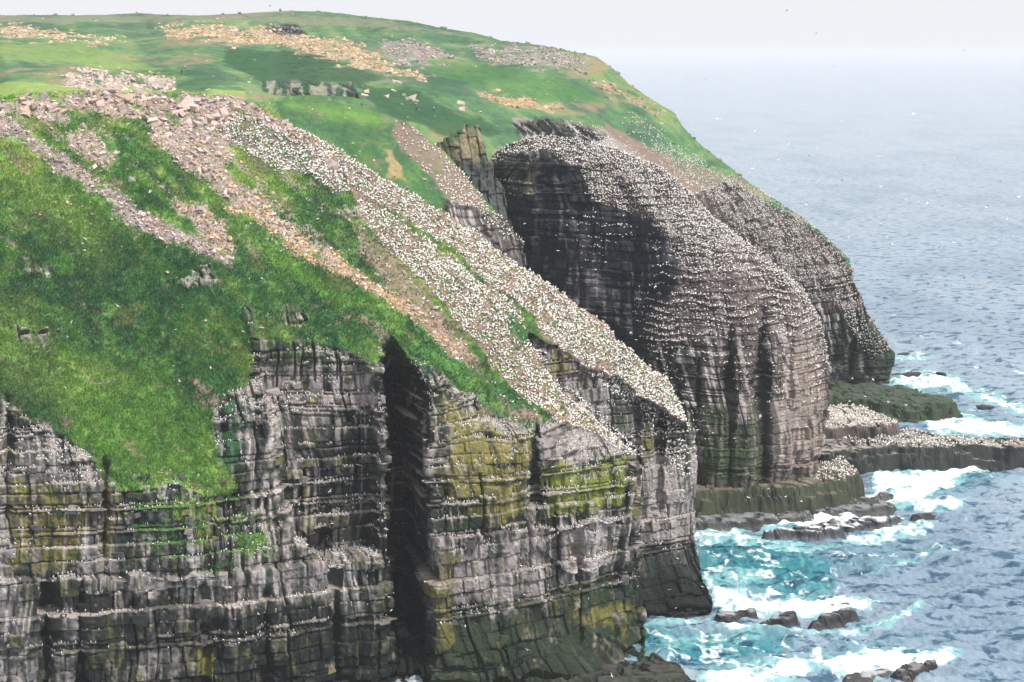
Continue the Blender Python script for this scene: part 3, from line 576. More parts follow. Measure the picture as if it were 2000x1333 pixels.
fnz = fbm(F0[..., 0] * 0.18, F0[..., 1] * 0.12, F0[..., 2] * 0.25, 3, 1031)
def fz(poly, col, amt, soft=10, k=0.45, thr=(0.3, 0.65)):
    global fc
    zz_ = zone(poly, fx_ + 1.2 * fj, fy_ + 0.8 * fk, soft)
    fc = mixc(fc, col, smooth(thr[0], thr[1], zz_ + k * fnz) * smooth(0.0, 0.15, zz_) * amt)
FSCREE = {'a': ([(320, 50), (420, 48), (520, 52), (600, 70), (700, 90), (760, 120), (840, 150), (820, 160), (740, 140), (640, 118), (560, 96), (480, 88), (400, 78), (330, 72)], SC_OR * 0.6 + SC_PINK * 0.4),
          'b': ([(-20, 52), (60, 58), (160, 72), (240, 74), (180, 84), (80, 76), (-20, 68)], SC_OR * 0.5 + SC_PINK * 0.5),
          'c': ([(740, 85), (800, 80), (880, 105), (900, 118), (830, 122), (780, 130), (740, 105)], SC_GREY),
          'd': ([(920, 92), (1000, 88), (1080, 96), (1150, 118), (1140, 136), (1060, 130), (960, 122), (920, 106)], SC_GREY),
          'e': ([(940, 180), (1000, 186), (1090, 210), (1080, 225), (1020, 214), (950, 196)], SC_OR * 0.7 + SC_PINK * 0.2),
          'g': ([(1160, 150), (1200, 165), (1290, 215), (1300, 235), (1230, 200), (1160, 170)], SC_OR * 0.5 + SC_GREY * 0.4),
          'h': ([(120, 150), (200, 140), (300, 148), (350, 166), (340, 178), (240, 176), (130, 172)], SC_PINK)}
fz([(0, 86), (160, 84), (360, 150), (300, 160), (120, 120), (0, 120)], GR_YL * 0.9, 0.45, 18)
fz([(-20, 160), (200, 170), (480, 180), (480, 192), (-20, 190)], GR_YL, 0.7, 8)
fbr = vnoise(fx_ * 0.008, fy_ * 0.05, 0 * fx_, 1041) * 0.7 + 0.6 * fnz
fc = mixc(fc, pc(146, 130, 104), smooth(0.2, 0.6, fbr) * 0.7); fc = mixc(fc, GR_DK * 0.8, smooth(0.2, 0.7, -fbr) * 0.6)
fz([(440, 90), (640, 110), (760, 150), (700, 165), (520, 160), (430, 120)], GR_DK * 0.8, 0.9, 18)  # shading of the valley slope painted as a darker green
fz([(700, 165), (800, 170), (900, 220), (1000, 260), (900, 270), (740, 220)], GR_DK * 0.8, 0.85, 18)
fz([(0, 34), (300, 30), (700, 34), (960, 80), (800, 60), (500, 44), (0, 44)], pc(130, 130, 110), 0.6, 8)
fz([(820, 118), (940, 128), (1100, 150), (1180, 200), (1100, 200), (900, 160), (830, 140)], GR_MID * 0.85, 0.6, 14)
for p, col in FSCREE.values(): fz(p, col * 0.75, 0.75, 14, 1.2, (0.35, 1.0))
fz([(1000, 232), (1100, 234), (1180, 252), (1260, 310), (1330, 350), (1260, 345), (1180, 290), (1100, 275), (1020, 265)], SC_GREY * 0.8, 0.85, 9)
fz([(1180, 235), (1290, 300), (1350, 350), (1480, 440), (1420, 440), (1330, 380), (1260, 320), (1190, 262)], SOIL * 0.8, 0.85, 10)
fz([(1290, 300), (1350, 320), (1450, 352), (1480, 380), (1440, 400), (1360, 360)], SOIL * 0.7, 0.7, 12)
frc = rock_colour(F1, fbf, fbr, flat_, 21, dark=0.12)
frc = mixc(frc, pc(110, 98, 96), zone([(1340, 380), (1460, 372), (1640, 490), (1690, 600), (1660, 620), (1540, 560), (1420, 460)], fx_ + fj, fy_ + fk, 14) * 0.6)
frc = mixc(frc, RK_BLK, zone([(1640, 600), (1700, 620), (1700, 755), (1630, 755)], fx_ + fj, fy_, 14) * 0.65)
frc = mixc(frc, pc(70, 84, 66), zone([(1690, 610), (1750, 690), (1740, 750), (1695, 750)], fx_ + fj, fy_, 10) * 0.55)
fcw = np.floor(fx_ / 8.0 + 0.5 * vnoise(fx_ * 0.05, fy_ * 0.05, 0 * fx_, 1051)); fch = hash3(fcw, np.floor(fy_ / 17.0), 0 * fcw, 1053)
fcz = zone([(500, 150), (710, 150), (710, 200), (500, 200)], fx_, fy_, 6)
frc = mixc(frc, pc(64, 84, 72), fcz * 0.8); frc = mixc(frc, pc(160, 156, 140), fcz * smooth(0.55, 0.7, fch) * 0.8); frc = mixc(frc, GR_DK, fcz * smooth(0.4, 0.25, fch) * 0.8)
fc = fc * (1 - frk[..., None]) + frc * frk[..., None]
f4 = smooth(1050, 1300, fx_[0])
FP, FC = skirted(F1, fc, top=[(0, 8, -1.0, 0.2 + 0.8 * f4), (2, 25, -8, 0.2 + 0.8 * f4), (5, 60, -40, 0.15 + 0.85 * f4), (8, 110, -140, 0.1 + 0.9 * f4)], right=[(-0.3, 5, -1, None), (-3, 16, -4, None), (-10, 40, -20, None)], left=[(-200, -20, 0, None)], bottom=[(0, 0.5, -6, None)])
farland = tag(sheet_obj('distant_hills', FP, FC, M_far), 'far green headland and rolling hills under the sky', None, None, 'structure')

# ------------------------------------------------------------------ sea
ys = np.r_[np.geomspace(2600, 1345, 14)[:-1], np.arange(1345, 690, -1.6), np.arange(690, 300, -1.8), np.arange(300, 160, -2.5), np.arange(160, 112, -3), [109, 107, 105.5]]
xs = np.r_[np.linspace(-4200, 850, 26)[:-1], np.arange(850, 1240, 9.0), np.arange(1240, 2030, 1.9), np.linspace(2030, 6200, 34)]
wx_, wy_ = np.meshgrid(xs, ys)
Yw = depth_at(wy_, 0.0); Xw = (wx_ - 1000) / F * Yw
dY = np.abs(np.gradient(Yw, axis=0)); dX = np.abs(np.gradient(Xw, axis=1))
zw = np.zeros_like(Yw, np.float32); r2 = np.random.default_rng(5)
for k in range(46):
    lam = 1.6 * (38 / 1.6) ** (k / 45.0); th = math.radians(r2.normal(205, 34))     # direction of travel: in from the open sea
    kx, ky = 2 * math.pi / lam * math.sin(th), 2 * math.pi / lam * math.cos(th)
    a = 0.030 * lam ** 0.92 * r2.uniform(0.6, 1.4) / (1 + (lam / 10.0) ** 1.3)
    att = smooth(1.6, 3.2, lam / np.maximum(dY * abs(math.cos(th)) + dX * abs(math.sin(th)), 0.01))
    ph = kx * Xw + ky * Yw + r2.uniform(0, 6.28) + 1.2 * vnoise(Xw / lam / 5, Yw / lam / 5, 0 * Xw, 2000 + k)
    zw += a * att * (np.sin(ph) - 0.25 * np.cos(2 * ph))
def swell(x0, y0, x1, y1, hgt, wid):
    global zw
    d = sdist([(x0, y0), (x1, y1), (x1, y1 + 0.5)], wx_, wy_); s = np.where(wy_ > np.interp(wx_, [x0, x1], [y0, y1]), 1.0, 1.8)
    zw = zw + hgt * np.exp(-(d * s / wid) ** 2)
swell(1700, 1105, 1830, 1082, 0.9, 14); swell(1830, 1082, 2010, 1100, 1.5, 18); swell(1790, 1182, 1900, 1168, 1.0, 14); swell(1820, 680, 1900, 686, 1.2, 10)
FOAM = [([(1358, 1035), (1440, 1030), (1500, 1058), (1640, 1066), (1560, 1080), (1440, 1062), (1360, 1060)], 0.9), ([(1430, 1022), (1600, 1000), (1760, 1010), (1700, 1035), (1650, 1030), (1480, 1038)], 1.2),
        ([(1650, 1060), (1655, 1040), (1760, 1030), (1830, 1020), (1800, 1042), (1720, 1058)], 1.0), ([(1700, 915), (1760, 925), (1830, 910), (1880, 900), (2010, 895), (2010, 905), (1900, 925), (1800, 975), (1890, 985), (1830, 1000), (1700, 990), (1640, 1000), (1700, 960)], 1.15),
        ([(1365, 1130), (1420, 1150), (1480, 1170), (1560, 1160), (1720, 1175), (1680, 1195), (1540, 1200), (1400, 1205), (1395, 1180)], 1.1), ([(1255, 1222), (1400, 1205), (1450, 1230), (1640, 1232), (1740, 1210), (1800, 1180), (1805, 1188), (1740, 1222), (1640, 1240), (1460, 1240), (1380, 1215), (1260, 1226)], 1.0),
        ([(1380, 1310), (1420, 1300), (1600, 1285), (1760, 1265), (1880, 1275), (1860, 1300), (1800, 1320), (1700, 1330), (1600, 1310), (1450, 1345), (1360, 1345)], 1.05), ([(1740, 742), (1760, 720), (1870, 735), (1900, 760), (1960, 770), (2010, 790), (2010, 820), (1900, 775), (1840, 760), (1740, 752)], 0.9),
        ([(1790, 815), (1850, 800), (1960, 830), (2010, 835), (2010, 858), (1900, 850), (1820, 845)], 1.1), ([(1735, 700), (1770, 690), (1800, 682), (1850, 700), (1760, 712)], 0.5), ([(1770, 1095), (1830, 1076), (1900, 1080), (1840, 1084), (1760, 1105), (1700, 1118)], 0.8),
        ([(1255, 1255), (1330, 1240), (1400, 1260), (1330, 1275)], 0.5), ([(1390, 1100), (1500, 1110), (1520, 1130), (1400, 1150), (1370, 1120)], 0.6), ([(1750, 570), (1830, 565), (1800, 575), (1700, 575)], 0.35), ([(1330, 1235), (1500, 1240), (1480, 1255), (1340, 1250)], 0.6)]
TEAL = [([(1358, 1050), (1560, 1065), (1640, 1100), (1620, 1160), (1560, 1170), (1360, 1150)], 1.0), ([(1252, 1222), (1450, 1240), (1560, 1250), (1500, 1290), (1380, 1300), (1250, 1270)], 1.0), ([(1700, 930), (1900, 915), (2000, 930), (1860, 960)], 0.6), ([(1780, 820), (1900, 800), (1960, 830), (1850, 850)], 0.7), ([(1740, 750), (1850, 755), (1840, 775), (1760, 770)], 0.6), ([(1560, 1060), (1800, 1060), (1720, 1120), (1620, 1120)], 0.4), ([(1480, 1300), (1640, 1250), (1800, 1240), (1700, 1280)], 0.5)]
fm = 0 * Yw; tl = 0 * Yw
vis = (wx_ > 1230)
wjx = 14 * fbm(Xw * 0.09, Yw * 0.045, 0 * Xw, 3, 2101); wjy = 7 * fbm(Xw * 0.09, Yw * 0.045, 0 * Xw + 5, 3, 2102)
for p, a in FOAM: fm = np.maximum(fm, a * zone(p, wx_ + wjx, wy_ + wjy, 13))
for p, a in TEAL: tl = np.maximum(tl, a * zone(p, wx_ + 2 * wjx, wy_ + wjy, 22))
l1 = 1 - np.abs(fbm(Xw * 0.16, Yw * 0.22, 0 * Xw, 3, 2110)) * 2.2; l2 = fbm(Xw * 0.7, Yw * 0.35, 0 * Xw, 3, 2120)
fst_ = vnoise(Xw * 0.10, Yw * 0.5, 0 * Xw, 2117)
foam = smooth(0.25, 1.25, fm * 0.85 + 0.22 * fst_ * np.clip(fm * 2, 0, 1) + 0.34 * l1 * np.clip(fm * 2.2, 0, 1) + 0.34 * l2 - 0.10)
lace = smooth(0.72, 0.98, l1 + 0.25 * l2) * smooth(0.1, 0.7, np.maximum(tl, fm) + 0.15) * 0.6
caps = smooth(0.52, 0.72, fbm(Xw * 0.05, Yw * 0.02, 0 * Xw, 3, 2130) * 0.6 + 0.55 * fbm(Xw * 0.35, Yw * 0.12, 0 * Xw, 2, 2135) + 0.0) * 0.5
foam = np.clip(np.maximum(np.maximum(foam, lace), caps), 0, 1)
zw = zw + 0.5 * smooth(0.5, 1.0, fm) * (0.5 + fbm(Xw * 0.5, Yw * 0.4, 0 * Xw, 3, 2140)) * vis
deepc, midc, tealc, lightc = pc(116, 142, 162), pc(146, 165, 182), pc(52, 130, 144), pc(140, 200, 202)
wcol = np.broadcast_to(midc, Yw.shape + (3,)).astype(np.float32).copy()
wcol = mixc(wcol, deepc, smooth(-0.2, 0.5, fbm(Xw * 0.02, Yw * 0.01, 0 * Xw, 3, 2150)) * 0.7)
wcol = mixc(wcol, tealc, tl); wcol = mixc(wcol, lightc, smooth(0.15, 0.6, fm) * 0.75 + 0.35 * tl * smooth(0.0, 0.5, l2))
SEAP = np.stack([Xw, Yw, zw], -1)
def water_material():
    m, n, b = mat_new('sea_water'); L = n.links.new
    at = node(n, 'ShaderNodeAttribute', attribute_name='Col'); af = node(n, 'ShaderNodeAttribute', attribute_name='foam')
    ge = node(n, 'ShaderNodeNewGeometry'); mp = node(n, 'ShaderNodeVectorMath', operation='MULTIPLY'); mp.inputs[1].default_value = (0.55, 1.0, 0.3)
    L(ge.outputs['Position'], mp.inputs[0])
    n1 = node(n, 'ShaderNodeTexNoise'); n1.inputs['Scale'].default_value = 0.75; n1.inputs['Detail'].default_value = 6; n1.inputs['Roughness'].default_value = 0.62; L(mp.outputs[0], n1.inputs['Vector'])
    n2 = node(n, 'ShaderNodeTexNoise'); n2.inputs['Scale'].default_value = 0.07; n2.inputs['Detail'].default_value = 4; L(mp.outputs[0], n2.inputs['Vector'])
    ad = node(n, 'ShaderNodeMath', operation='MULTIPLY_ADD'); ad.inputs[1].default_value = 1.6; L(n2.outputs['Fac'], ad.inputs[0]); L(n1.outputs['Fac'], ad.inputs[2])
    bp = node(n, 'ShaderNodeBump'); bp.inputs['Strength'].default_value = 1.0; bp.inputs['Distance'].default_value = 0.7; L(ad.outputs[0], bp.inputs['Height']); L(bp.outputs[0], b.inputs['Normal'])
    fn = node(n, 'ShaderNodeTexNoise'); fn.inputs['Scale'].default_value = 0.7; fn.inputs['Detail'].default_value = 6; fn.inputs['Roughness'].default_value = 0.7; L(mp.outputs[0], fn.inputs['Vector'])
    f1 = node(n, 'ShaderNodeMath', operation='MULTIPLY_ADD'); f1.inputs[1].default_value = 2.2; f1.inputs[2].default_value = -1.1; L(fn.outputs['Fac'], f1.inputs[0])
    gt_ = node(n, 'ShaderNodeMapRange'); gt_.inputs['From Max'].default_value = 0.35; L(af.outputs['Fac'], gt_.inputs['Value'])
    f3 = node(n, 'ShaderNodeMath', operation='MULTIPLY'); L(f1.outputs[0], f3.inputs[0]); L(gt_.outputs[0], f3.inputs[1])
    f2 = node(n, 'ShaderNodeMath', operation='ADD'); L(af.outputs['Fac'], f2.inputs[0]); L(f3.outputs[0], f2.inputs[1])
    mr = node(n, 'ShaderNodeMapRange', interpolation_type='SMOOTHSTEP'); mr.inputs['From Min'].default_value = 0.15; mr.inputs['From Max'].default_value = 0.95; L(f2.outputs[0], mr.inputs['Value'])
    mf = node(n, 'ShaderNodeVectorMath', operation='MULTIPLY'); mf.inputs[1].default_value = (0.45, 1.0, 0.3); L(ge.outputs['Position'], mf.inputs[0])
    nf = node(n, 'ShaderNodeTexNoise'); nf.inputs['Scale'].default_value = 0.34; nf.inputs['Detail'].default_value = 5; nf.inputs['Roughness'].default_value = 0.62; L(mf.outputs[0], nf.inputs['Vector'])
    fl = node(n, 'ShaderNodeMapRange', interpolation_type='SMOOTHSTEP'); fl.inputs['From Min'].default_value = 0.5; fl.inputs['From Max'].default_value = 0.62; fl.inputs['To Max'].default_value = 1.0; L(nf.outputs['Fac'], fl.inputs['Value'])
    mw = node(n, 'ShaderNodeMix', data_type='RGBA'); L(fl.outputs[0], mw.inputs[0]); L(at.outputs['Color'], mw.inputs[6]); dk_ = node(n, 'ShaderNodeMix', data_type='RGBA', blend_type='MULTIPLY'); dk_.inputs[0].default_value = 1.0; L(at.outputs['Color'], dk_.inputs[6]); dk_.inputs[7].default_value = (0.14, 0.30, 0.42, 1); L(dk_.outputs[2], mw.inputs[7])  # dark wave fronts painted into the water colour as noise flecks
    mx = node(n, 'ShaderNodeMix', data_type='RGBA'); L(mr.outputs[0], mx.inputs[0]); L(mw.outputs[2], mx.inputs[6]); mx.inputs[7].default_value = (0.80, 0.82, 0.84, 1)
    L(mx.outputs[2], b.inputs['Base Color'])
    ro = node(n, 'ShaderNodeMapRange'); ro.inputs['To Min'].default_value = 0.1; ro.inputs['To Max'].default_value = 0.9; L(mr.outputs[0], ro.inputs['Value']); L(ro.outputs[0], b.inputs['Roughness'])
    b.inputs['IOR'].default_value = 1.333
    return m
M_sea = water_material()
sme = mesh_from('sea', SEAP.reshape(-1, 3), grid_faces(*Yw.shape)[:, ::-1], wcol.reshape(-1, 3), M_sea, True)
fa = sme.attributes.new('foam', 'FLOAT', 'POINT'); fa.data.foreach_set('value', foam.astype(np.float32).ravel())
sea = tag(obj('sea', sme), 'grey blue sea with teal shallows and white surf', None, None, 'structure')

# ------------------------------------------------------------------ wave-cut ledges and skerries
def ledge(label, poly, h, base=pc(70, 66, 68), topc=pc(112, 106, 108), foamy=0.0, green=0.0, steps=2, res=0.38, seed=0, lip=0.9, guano=0.0, name='rock_ledge', sink=1.8):
    poly = np.array(poly, float)
    W = world(poly[:, 0], poly[:, 1], depth_at(poly[:, 1], h))
    mn, mx = W[:, :2].min(0) - 3, W[:, :2].max(0) + 3
    gx, gy = np.meshgrid(np.arange(mn[0], mx[0], res), np.arange(mn[1], mx[1], res))
    q = 2.6
    jx = 0.25 * (hash3(np.floor(gx / q + 0.4 * gy / q), np.floor(gy / q), 0 * gx, seed) - 0.5) * 2 + 2.2 * fbm(gx * 0.14, gy * 0.14, 0 * gx, 4, seed + 1)
    d = -sdist(W[:, :2], gx, gy) + jx * 0.8 + 0.9 * fbm(gx * 0.28, gy * 0.28, 0 * gx, 2, seed + 2)
    crk = smooth(0.10, 0.0, np.abs(fbm(gx * 0.22 + 0.1 * gy, gy * 0.3, 0 * gx, 2, seed + 14)))
    z = np.full(gx.shape, -sink, np.float32)
    hh = h + sink
    for k in range(steps):
        e = lip * k + 0.8 * k * fbm(gx * 0.2, gy * 0.2, 0 * gx, 2, seed + 5 + k)
        z = z + hh / steps * smooth(0.0, 0.6 if h > 2.5 else 1.5, d - e)
    blk = hash3(np.floor(gx / 3.1 + 0.3 * gy), np.floor(gy / 1.9), 0 * gx, seed + 9)
    z = z - (d > 0.5) * crk * min(0.9, 0.3 * h)
    z = z + (d > 0.4) * (0.55 * blk * min(1, h / 2) + 0.9 * min(1, h / 4) * fbm(gx * 0.15, gy * 0.2, 0 * gx, 4, seed + 3))
    P = np.stack([gx, gy, z], -1)
    n1 = fbm(gx * 0.35, gy * 0.35, z * 0.35, 3, seed + 21)
    flat_m = smooth(0.75, 0.95, normals(P)[..., 2])
    if h < 4.5: base, topc = base * 0.55, topc * 0.6
    c = np.broadcast_to(base, P.shape).astype(np.float32).copy(); c = mixc(c, RK_BLK, smooth(0.1, -0.5, n1))
    c = mixc(c, topc, flat_m * 0.8)
    c = mixc(c, MOSS * 0.75, np.clip(green * smooth(-0.3, 0.4, n1 + 0.3 * (1 - flat_m)), 0, 1))
    if guano: c = mixc(c, pc(214, 202, 188), guano * flat_m * smooth(-0.4, 0.3, n1))
    lo = smooth(0.9, 0.2, z)
    c = mixc(c, pc(232, 236, 240), np.clip(foamy * smooth(0.0, 0.35, n1 + 0.25) * (0.06 + 0.94 * flat_m) + lo * 0.2 * foamy, 0, 1))
    keep = (z > -sink + 0.05); kk = keep[:-1, :-1] | keep[1:, :-1] | keep[1:, 1:] | keep[:-1, 1:]
    fc_ = grid_faces(*gx.shape).reshape(gx.shape[0] - 1, gx.shape[1] - 1, 4)[kk][:, ::-1]
    used = np.unique(fc_); mp = np.zeros(gx.size, np.int64); mp[used] = np.arange(len(used))
    o = obj(name, mesh_from(name, P.reshape(-1, 3)[used], mp[fc_], c.reshape(-1, 3)[used], M_rock))
    tag(o, label, 'rock', 'wave washed rocks along the shore')
    return o, P, normals(P), flat_m * (d > 1.0)

LG = {}
LG['apron'] = ledge('mossy rock apron at the foot of the gannet covered stack', [(1330, 935), (1600, 905), (1640, 886), (1672, 902), (1690, 928), (1664, 946), (1600, 953), (1560, 957), (1480, 962), (1330, 968)], 7.5, pc(84, 80, 76), pc(150, 136, 122), green=0.55, steps=4, seed=41, lip=0.5)
LG['upper'] = ledge('tan slab crowded with gannets beyond the stack', [(1590, 802), (1640, 789), (1700, 799), (1760, 822), (1772, 834), (1700, 838), (1590, 838)], 10.0, pc(110, 100, 96), pc(160, 148, 138), steps=3, seed=43, guano=0.7, res=0.36, lip=0.5)
LG['platform'] = ledge('long dark rock platform running out to sea at right', [(1590, 832), (1700, 832), (1775, 838), (1850, 848), (1985, 857), (2090, 862), (2090, 884), (1900, 874), (1830, 879), (1790, 880), (1750, 878), (1690, 888), (1640, 892), (1590, 890)], 6.3, pc(58, 58, 64), pc(104, 98, 98), green=0.2, steps=4, seed=47, guano=0.5, res=0.36, lip=0.55)
LG['green'] = ledge('dark green ledge under the far headland point', [(1600, 742), (1735, 748), (1760, 750), (1818, 757), (1822, 766), (1868, 772), (1888, 788), (1850, 797), (1780, 800), (1720, 795), (1640, 786), (1590, 786)], 5.0, pc(56, 64, 60), pc(70, 84, 66), green=0.7, steps=5, seed=53, res=0.42, lip=0.9)
LG['shelf'] = ledge('low wet black shelf below the mossy apron', [(1330, 1000), (1500, 986), (1640, 974), (1705, 957), (1800, 954), (1790, 962), (1722, 974), (1762, 984), (1772, 992), (1690, 1000), (1600, 1003), (1602, 1012), (1500, 1021), (1420, 1027), (1330, 1030)], 1.5, pc(62, 62, 68), pc(90, 88, 94), foamy=0.25, green=0.15, steps=2, seed=59, lip=1.2)
LG['block'] = ledge('square black rock block with surf spilling over it', [(1483, 1035), (1540, 1027), (1645, 1021), (1652, 1034), (1600, 1040), (1490, 1041)], 2.3, pc(46, 50, 58), pc(150, 152, 158), foamy=0.9, steps=1, seed=61, res=0.3)
LG['slab'] = ledge('flat dark slab awash behind the square black block', [(1590, 1020), (1700, 1008), (1766, 1003), (1774, 1010), (1740, 1021), (1660, 1030), (1605, 1032)], 2.0, pc(48, 52, 60), pc(140, 140, 146), foamy=0.9, steps=1, seed=67, res=0.3)
LG['tip'] = ledge('small jagged rock off the end of the flat slab', [(1776, 1006), (1800, 1001), (1850, 994), (1856, 997), (1810, 1006), (1780, 1010)], 0.9, pc(50, 48, 56), pc(70, 66, 74), foamy=0.2, steps=1, seed=71, res=0.3)
LG['chain1'] = ledge('low rock touching the near cliff foot in the surf', [(1388, 1197), (1430, 1188), (1478, 1185), (1486, 1196), (1450, 1208), (1398, 1212)], 1.4, pc(48, 48, 56), pc(76, 74, 82), foamy=0.35, steps=2, seed=73, res=0.28, lip=0.5)
LG['chain2'] = ledge('middle rock of the surf washed chain, water pouring off', [(1464, 1208), (1496, 1198), (1530, 1190), (1566, 1186), (1570, 1202), (1552, 1218), (1474, 1222)], 1.6, pc(44, 46, 54), pc(76, 74, 82), foamy=0.4, steps=2, seed=79, res=0.28, lip=0.5)
LG['chain3'] = ledge('outermost rock of the surf washed chain', [(1566, 1210), (1605, 1192), (1664, 1182), (1680, 1192), (1656, 1208), (1576, 1224)], 1.8, pc(50, 50, 58), pc(84, 82, 90), foamy=0.3, steps=2, seed=83, res=0.28, lip=0.5)
LG['skerry'] = ledge('lone brown skerry in white surf, bottom right', [(1734, 1304), (1768, 1290), (1840, 1283), (1840, 1297), (1804, 1314), (1756, 1321)], 1.7, pc(72, 62, 66), pc(100, 90, 94), foamy=0.2, steps=2, seed=89, res=0.25, lip=0.5)
LG['skerry2'] = ledge('low ragged reef trailing left of the brown skerry', [(1640, 1320), (1695, 1306), (1742, 1300), (1746, 1312), (1700, 1324), (1650, 1330)], 0.8, pc(66, 58, 62), pc(90, 82, 88), foamy=0.5, steps=1, seed=97, res=0.25)
LG['foot'] = ledge('dark boulder backed rock spur at the bottom of the front cliff', [(1100, 1330), (1180, 1290), (1250, 1262), (1306, 1262), (1340, 1276), (1378, 1300), (1396, 1316), (1380, 1330), (1330, 1360), (1240, 1420), (1100, 1440)], 4.0, pc(70, 66, 66), pc(92, 88, 86), green=0.35, steps=4, seed=101, res=0.3, lip=1.6)
LG['foot2'] = ledge('dark stepped ledge along the base of the front cliff', [(760, 1335), (1000, 1322), (1120, 1296), (1240, 1250), (1262, 1262), (1225, 1306), (1120, 1350), (1000, 1376), (760, 1390)], 3.2, pc(60, 58, 58), pc(92, 88, 86), green=0.3, steps=4, seed=103, res=0.35, lip=1.8)
LG['far1'] = ledge('flat black rock in the surf off the far point', [(1736, 733), (1760, 727), (1803, 724), (1806, 729), (1770, 735)], 0.9, pc(54, 54, 62), pc(70, 70, 78), steps=1, seed=107, res=0.4)
LG['far2'] = ledge('little black rock awash beyond the far point', [(1824, 727), (1836, 724), (1852, 729), (1846, 733)], 0.8, pc(54, 54, 62), pc(70, 70, 78), steps=1, seed=109, res=0.35)
LG['far3'] = ledge('thin reef just off the dark green ledge', [(1898, 790), (1920, 789), (1946, 794), (1940, 797), (1905, 795)], 0.7, pc(54, 54, 62), pc(70, 70, 78), steps=1, seed=113, res=0.35)
LG['far4'] = ledge('low black rock with a breaker behind the far point', [(1745, 692), (1760, 688), (1776, 689), (1772, 694)], 0.9, pc(54, 54, 62), pc(70, 70, 78), steps=1, seed=127, res=0.4)
LG['reef'] = ledge('foam covered reef in front of the long platform', [(1888, 904), (1930, 899), (2010, 896), (2010, 903), (1940, 906)], 0.7, pc(54, 54, 62), pc(120, 120, 128), foamy=0.8, steps=1, seed=131, res=0.35)
LG['bare'] = ledge('narrow reef breaking the surf above the rock chain', [(1590, 1181), (1630, 1172), (1676, 1170), (1696, 1176), (1640, 1186)], 0.6, pc(54, 50, 58), pc(84, 80, 88), foamy=0.4, steps=1, seed=137, res=0.3)

# ------------------------------------------------------------------ pinnacle of upright columns behind the spur
PT = [(850, 296), (852, 280), (866, 276), (867, 268), (878, 268), (880, 260), (890, 260), (893, 256), (904, 254), (906, 243), (918, 241), (920, 250), (926, 250), (928, 243), (936, 242), (939, 254), (942, 280), (946, 284), (950, 306), (962, 316), (966, 344), (984, 366), (990, 400)]
ppx, ppy = coons(PT, [(848, 350), (900, 400), (960, 440), (992, 460)], [(850, 296), (848, 350)], [(990, 400), (992, 460)], 150, 100)
PD = TPS([(848, 282, 430), (900, 230, 431), (942, 240, 432), (966, 340, 430), (990, 400, 428), (848, 350, 424), (900, 400, 420), (992, 460, 420), (905, 300, 423), (935, 320, 423), (870, 310, 425)])(ppx, ppy)
Q0 = world(ppx, ppy, PD); qlat = Q0[..., 0] * 0.95 + 0.25 * Q0[..., 1] + 0.2 * vnoise(Q0[..., 0] * 0.3, Q0[..., 2] * 0.1, 0 * ppx, 881)
qc = np.floor(qlat / 2.5); qf = (qlat / 2.5 - qc); qrow = np.floor(Q0[..., 2] / 3.4 + hash3(qc, 0 * qc, 0 * qc, 883))
qd = 1.7 * (hash3(qc, qrow, 0 * qc, 885) - 0.5) - 0.5 * smooth(0.12, 0.02, np.minimum(qf, 1 - qf)) + 1.5 * fbm(Q0[..., 0] * 0.5, Q0[..., 1] * 0.5, Q0[..., 2] * 0.35, 3, 887)
Q1 = Q0 + np.array([0.15, -0.95, 0.2]) * qd[..., None]
qcol = np.broadcast_to(pc(142, 130, 106), Q1.shape).astype(np.float32).copy(); qn = fbm(Q0[..., 0] * 0.4, Q0[..., 1] * 0.4, Q0[..., 2] * 0.2, 3, 889)
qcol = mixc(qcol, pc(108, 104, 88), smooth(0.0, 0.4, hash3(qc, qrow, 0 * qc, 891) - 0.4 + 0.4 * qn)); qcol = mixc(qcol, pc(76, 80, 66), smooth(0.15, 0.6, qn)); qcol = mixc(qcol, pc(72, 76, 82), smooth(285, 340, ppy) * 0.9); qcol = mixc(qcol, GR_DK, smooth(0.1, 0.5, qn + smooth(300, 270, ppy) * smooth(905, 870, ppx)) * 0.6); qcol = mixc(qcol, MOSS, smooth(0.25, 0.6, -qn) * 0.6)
QP, QC = skirted(Q1, qcol, top=[(0.1, 1.5, -0.5, None), (0.2, 4, -3, None), (0.2, 7, -14, None)], right=[(0, 2, -1, None), (-2, 8, -6, None)], left=[(0.3, 3, -2, None)])
pin = tag(sheet_obj('rock_pinnacle', QP, QC, M_land), 'tan pinnacle of upright rock columns left of the domed stack', 'rock')

# ------------------------------------------------------------------ loose boulders, blocks and turf
import bmesh
def hull(seed, sx=1.0, sy=0.8, sz=0.6, n=11):
    r = np.random.default_rng(seed); bm = bmesh.new()
    for k in range(n):
        p = r.uniform(-1, 1, 3); p = np.sign(p) * np.abs(p) ** 0.35
        bm.verts.new((p[0] * sx / 2, p[1] * sy / 2, p[2] * sz / 2))
    res = bmesh.ops.convex_hull(bm, input=bm.verts)
    bmesh.ops.delete(bm, geom=list({e for e in res['geom_interior'] + res['geom_unused'] if isinstance(e, bmesh.types.BMVert)}), context='VERTS')
    bmesh.ops.triangulate(bm, faces=bm.faces)
    bm.verts.index_update()
    V = np.array([v.co[:] for v in bm.verts]); Fs = np.array([[v.index for v in f.verts] for f in bm.faces]); bm.free()
    return V, Fs
HULLS = [hull(20 + k, 1.0, 0.62 + 0.06 * (k % 4), 0.34 + 0.07 * (k % 4), 12) for k in range(8)]
STONE_COLS = [SC_PINK, SC_GREY, SC_PURP, SC_OR, pc(196, 176, 160)]

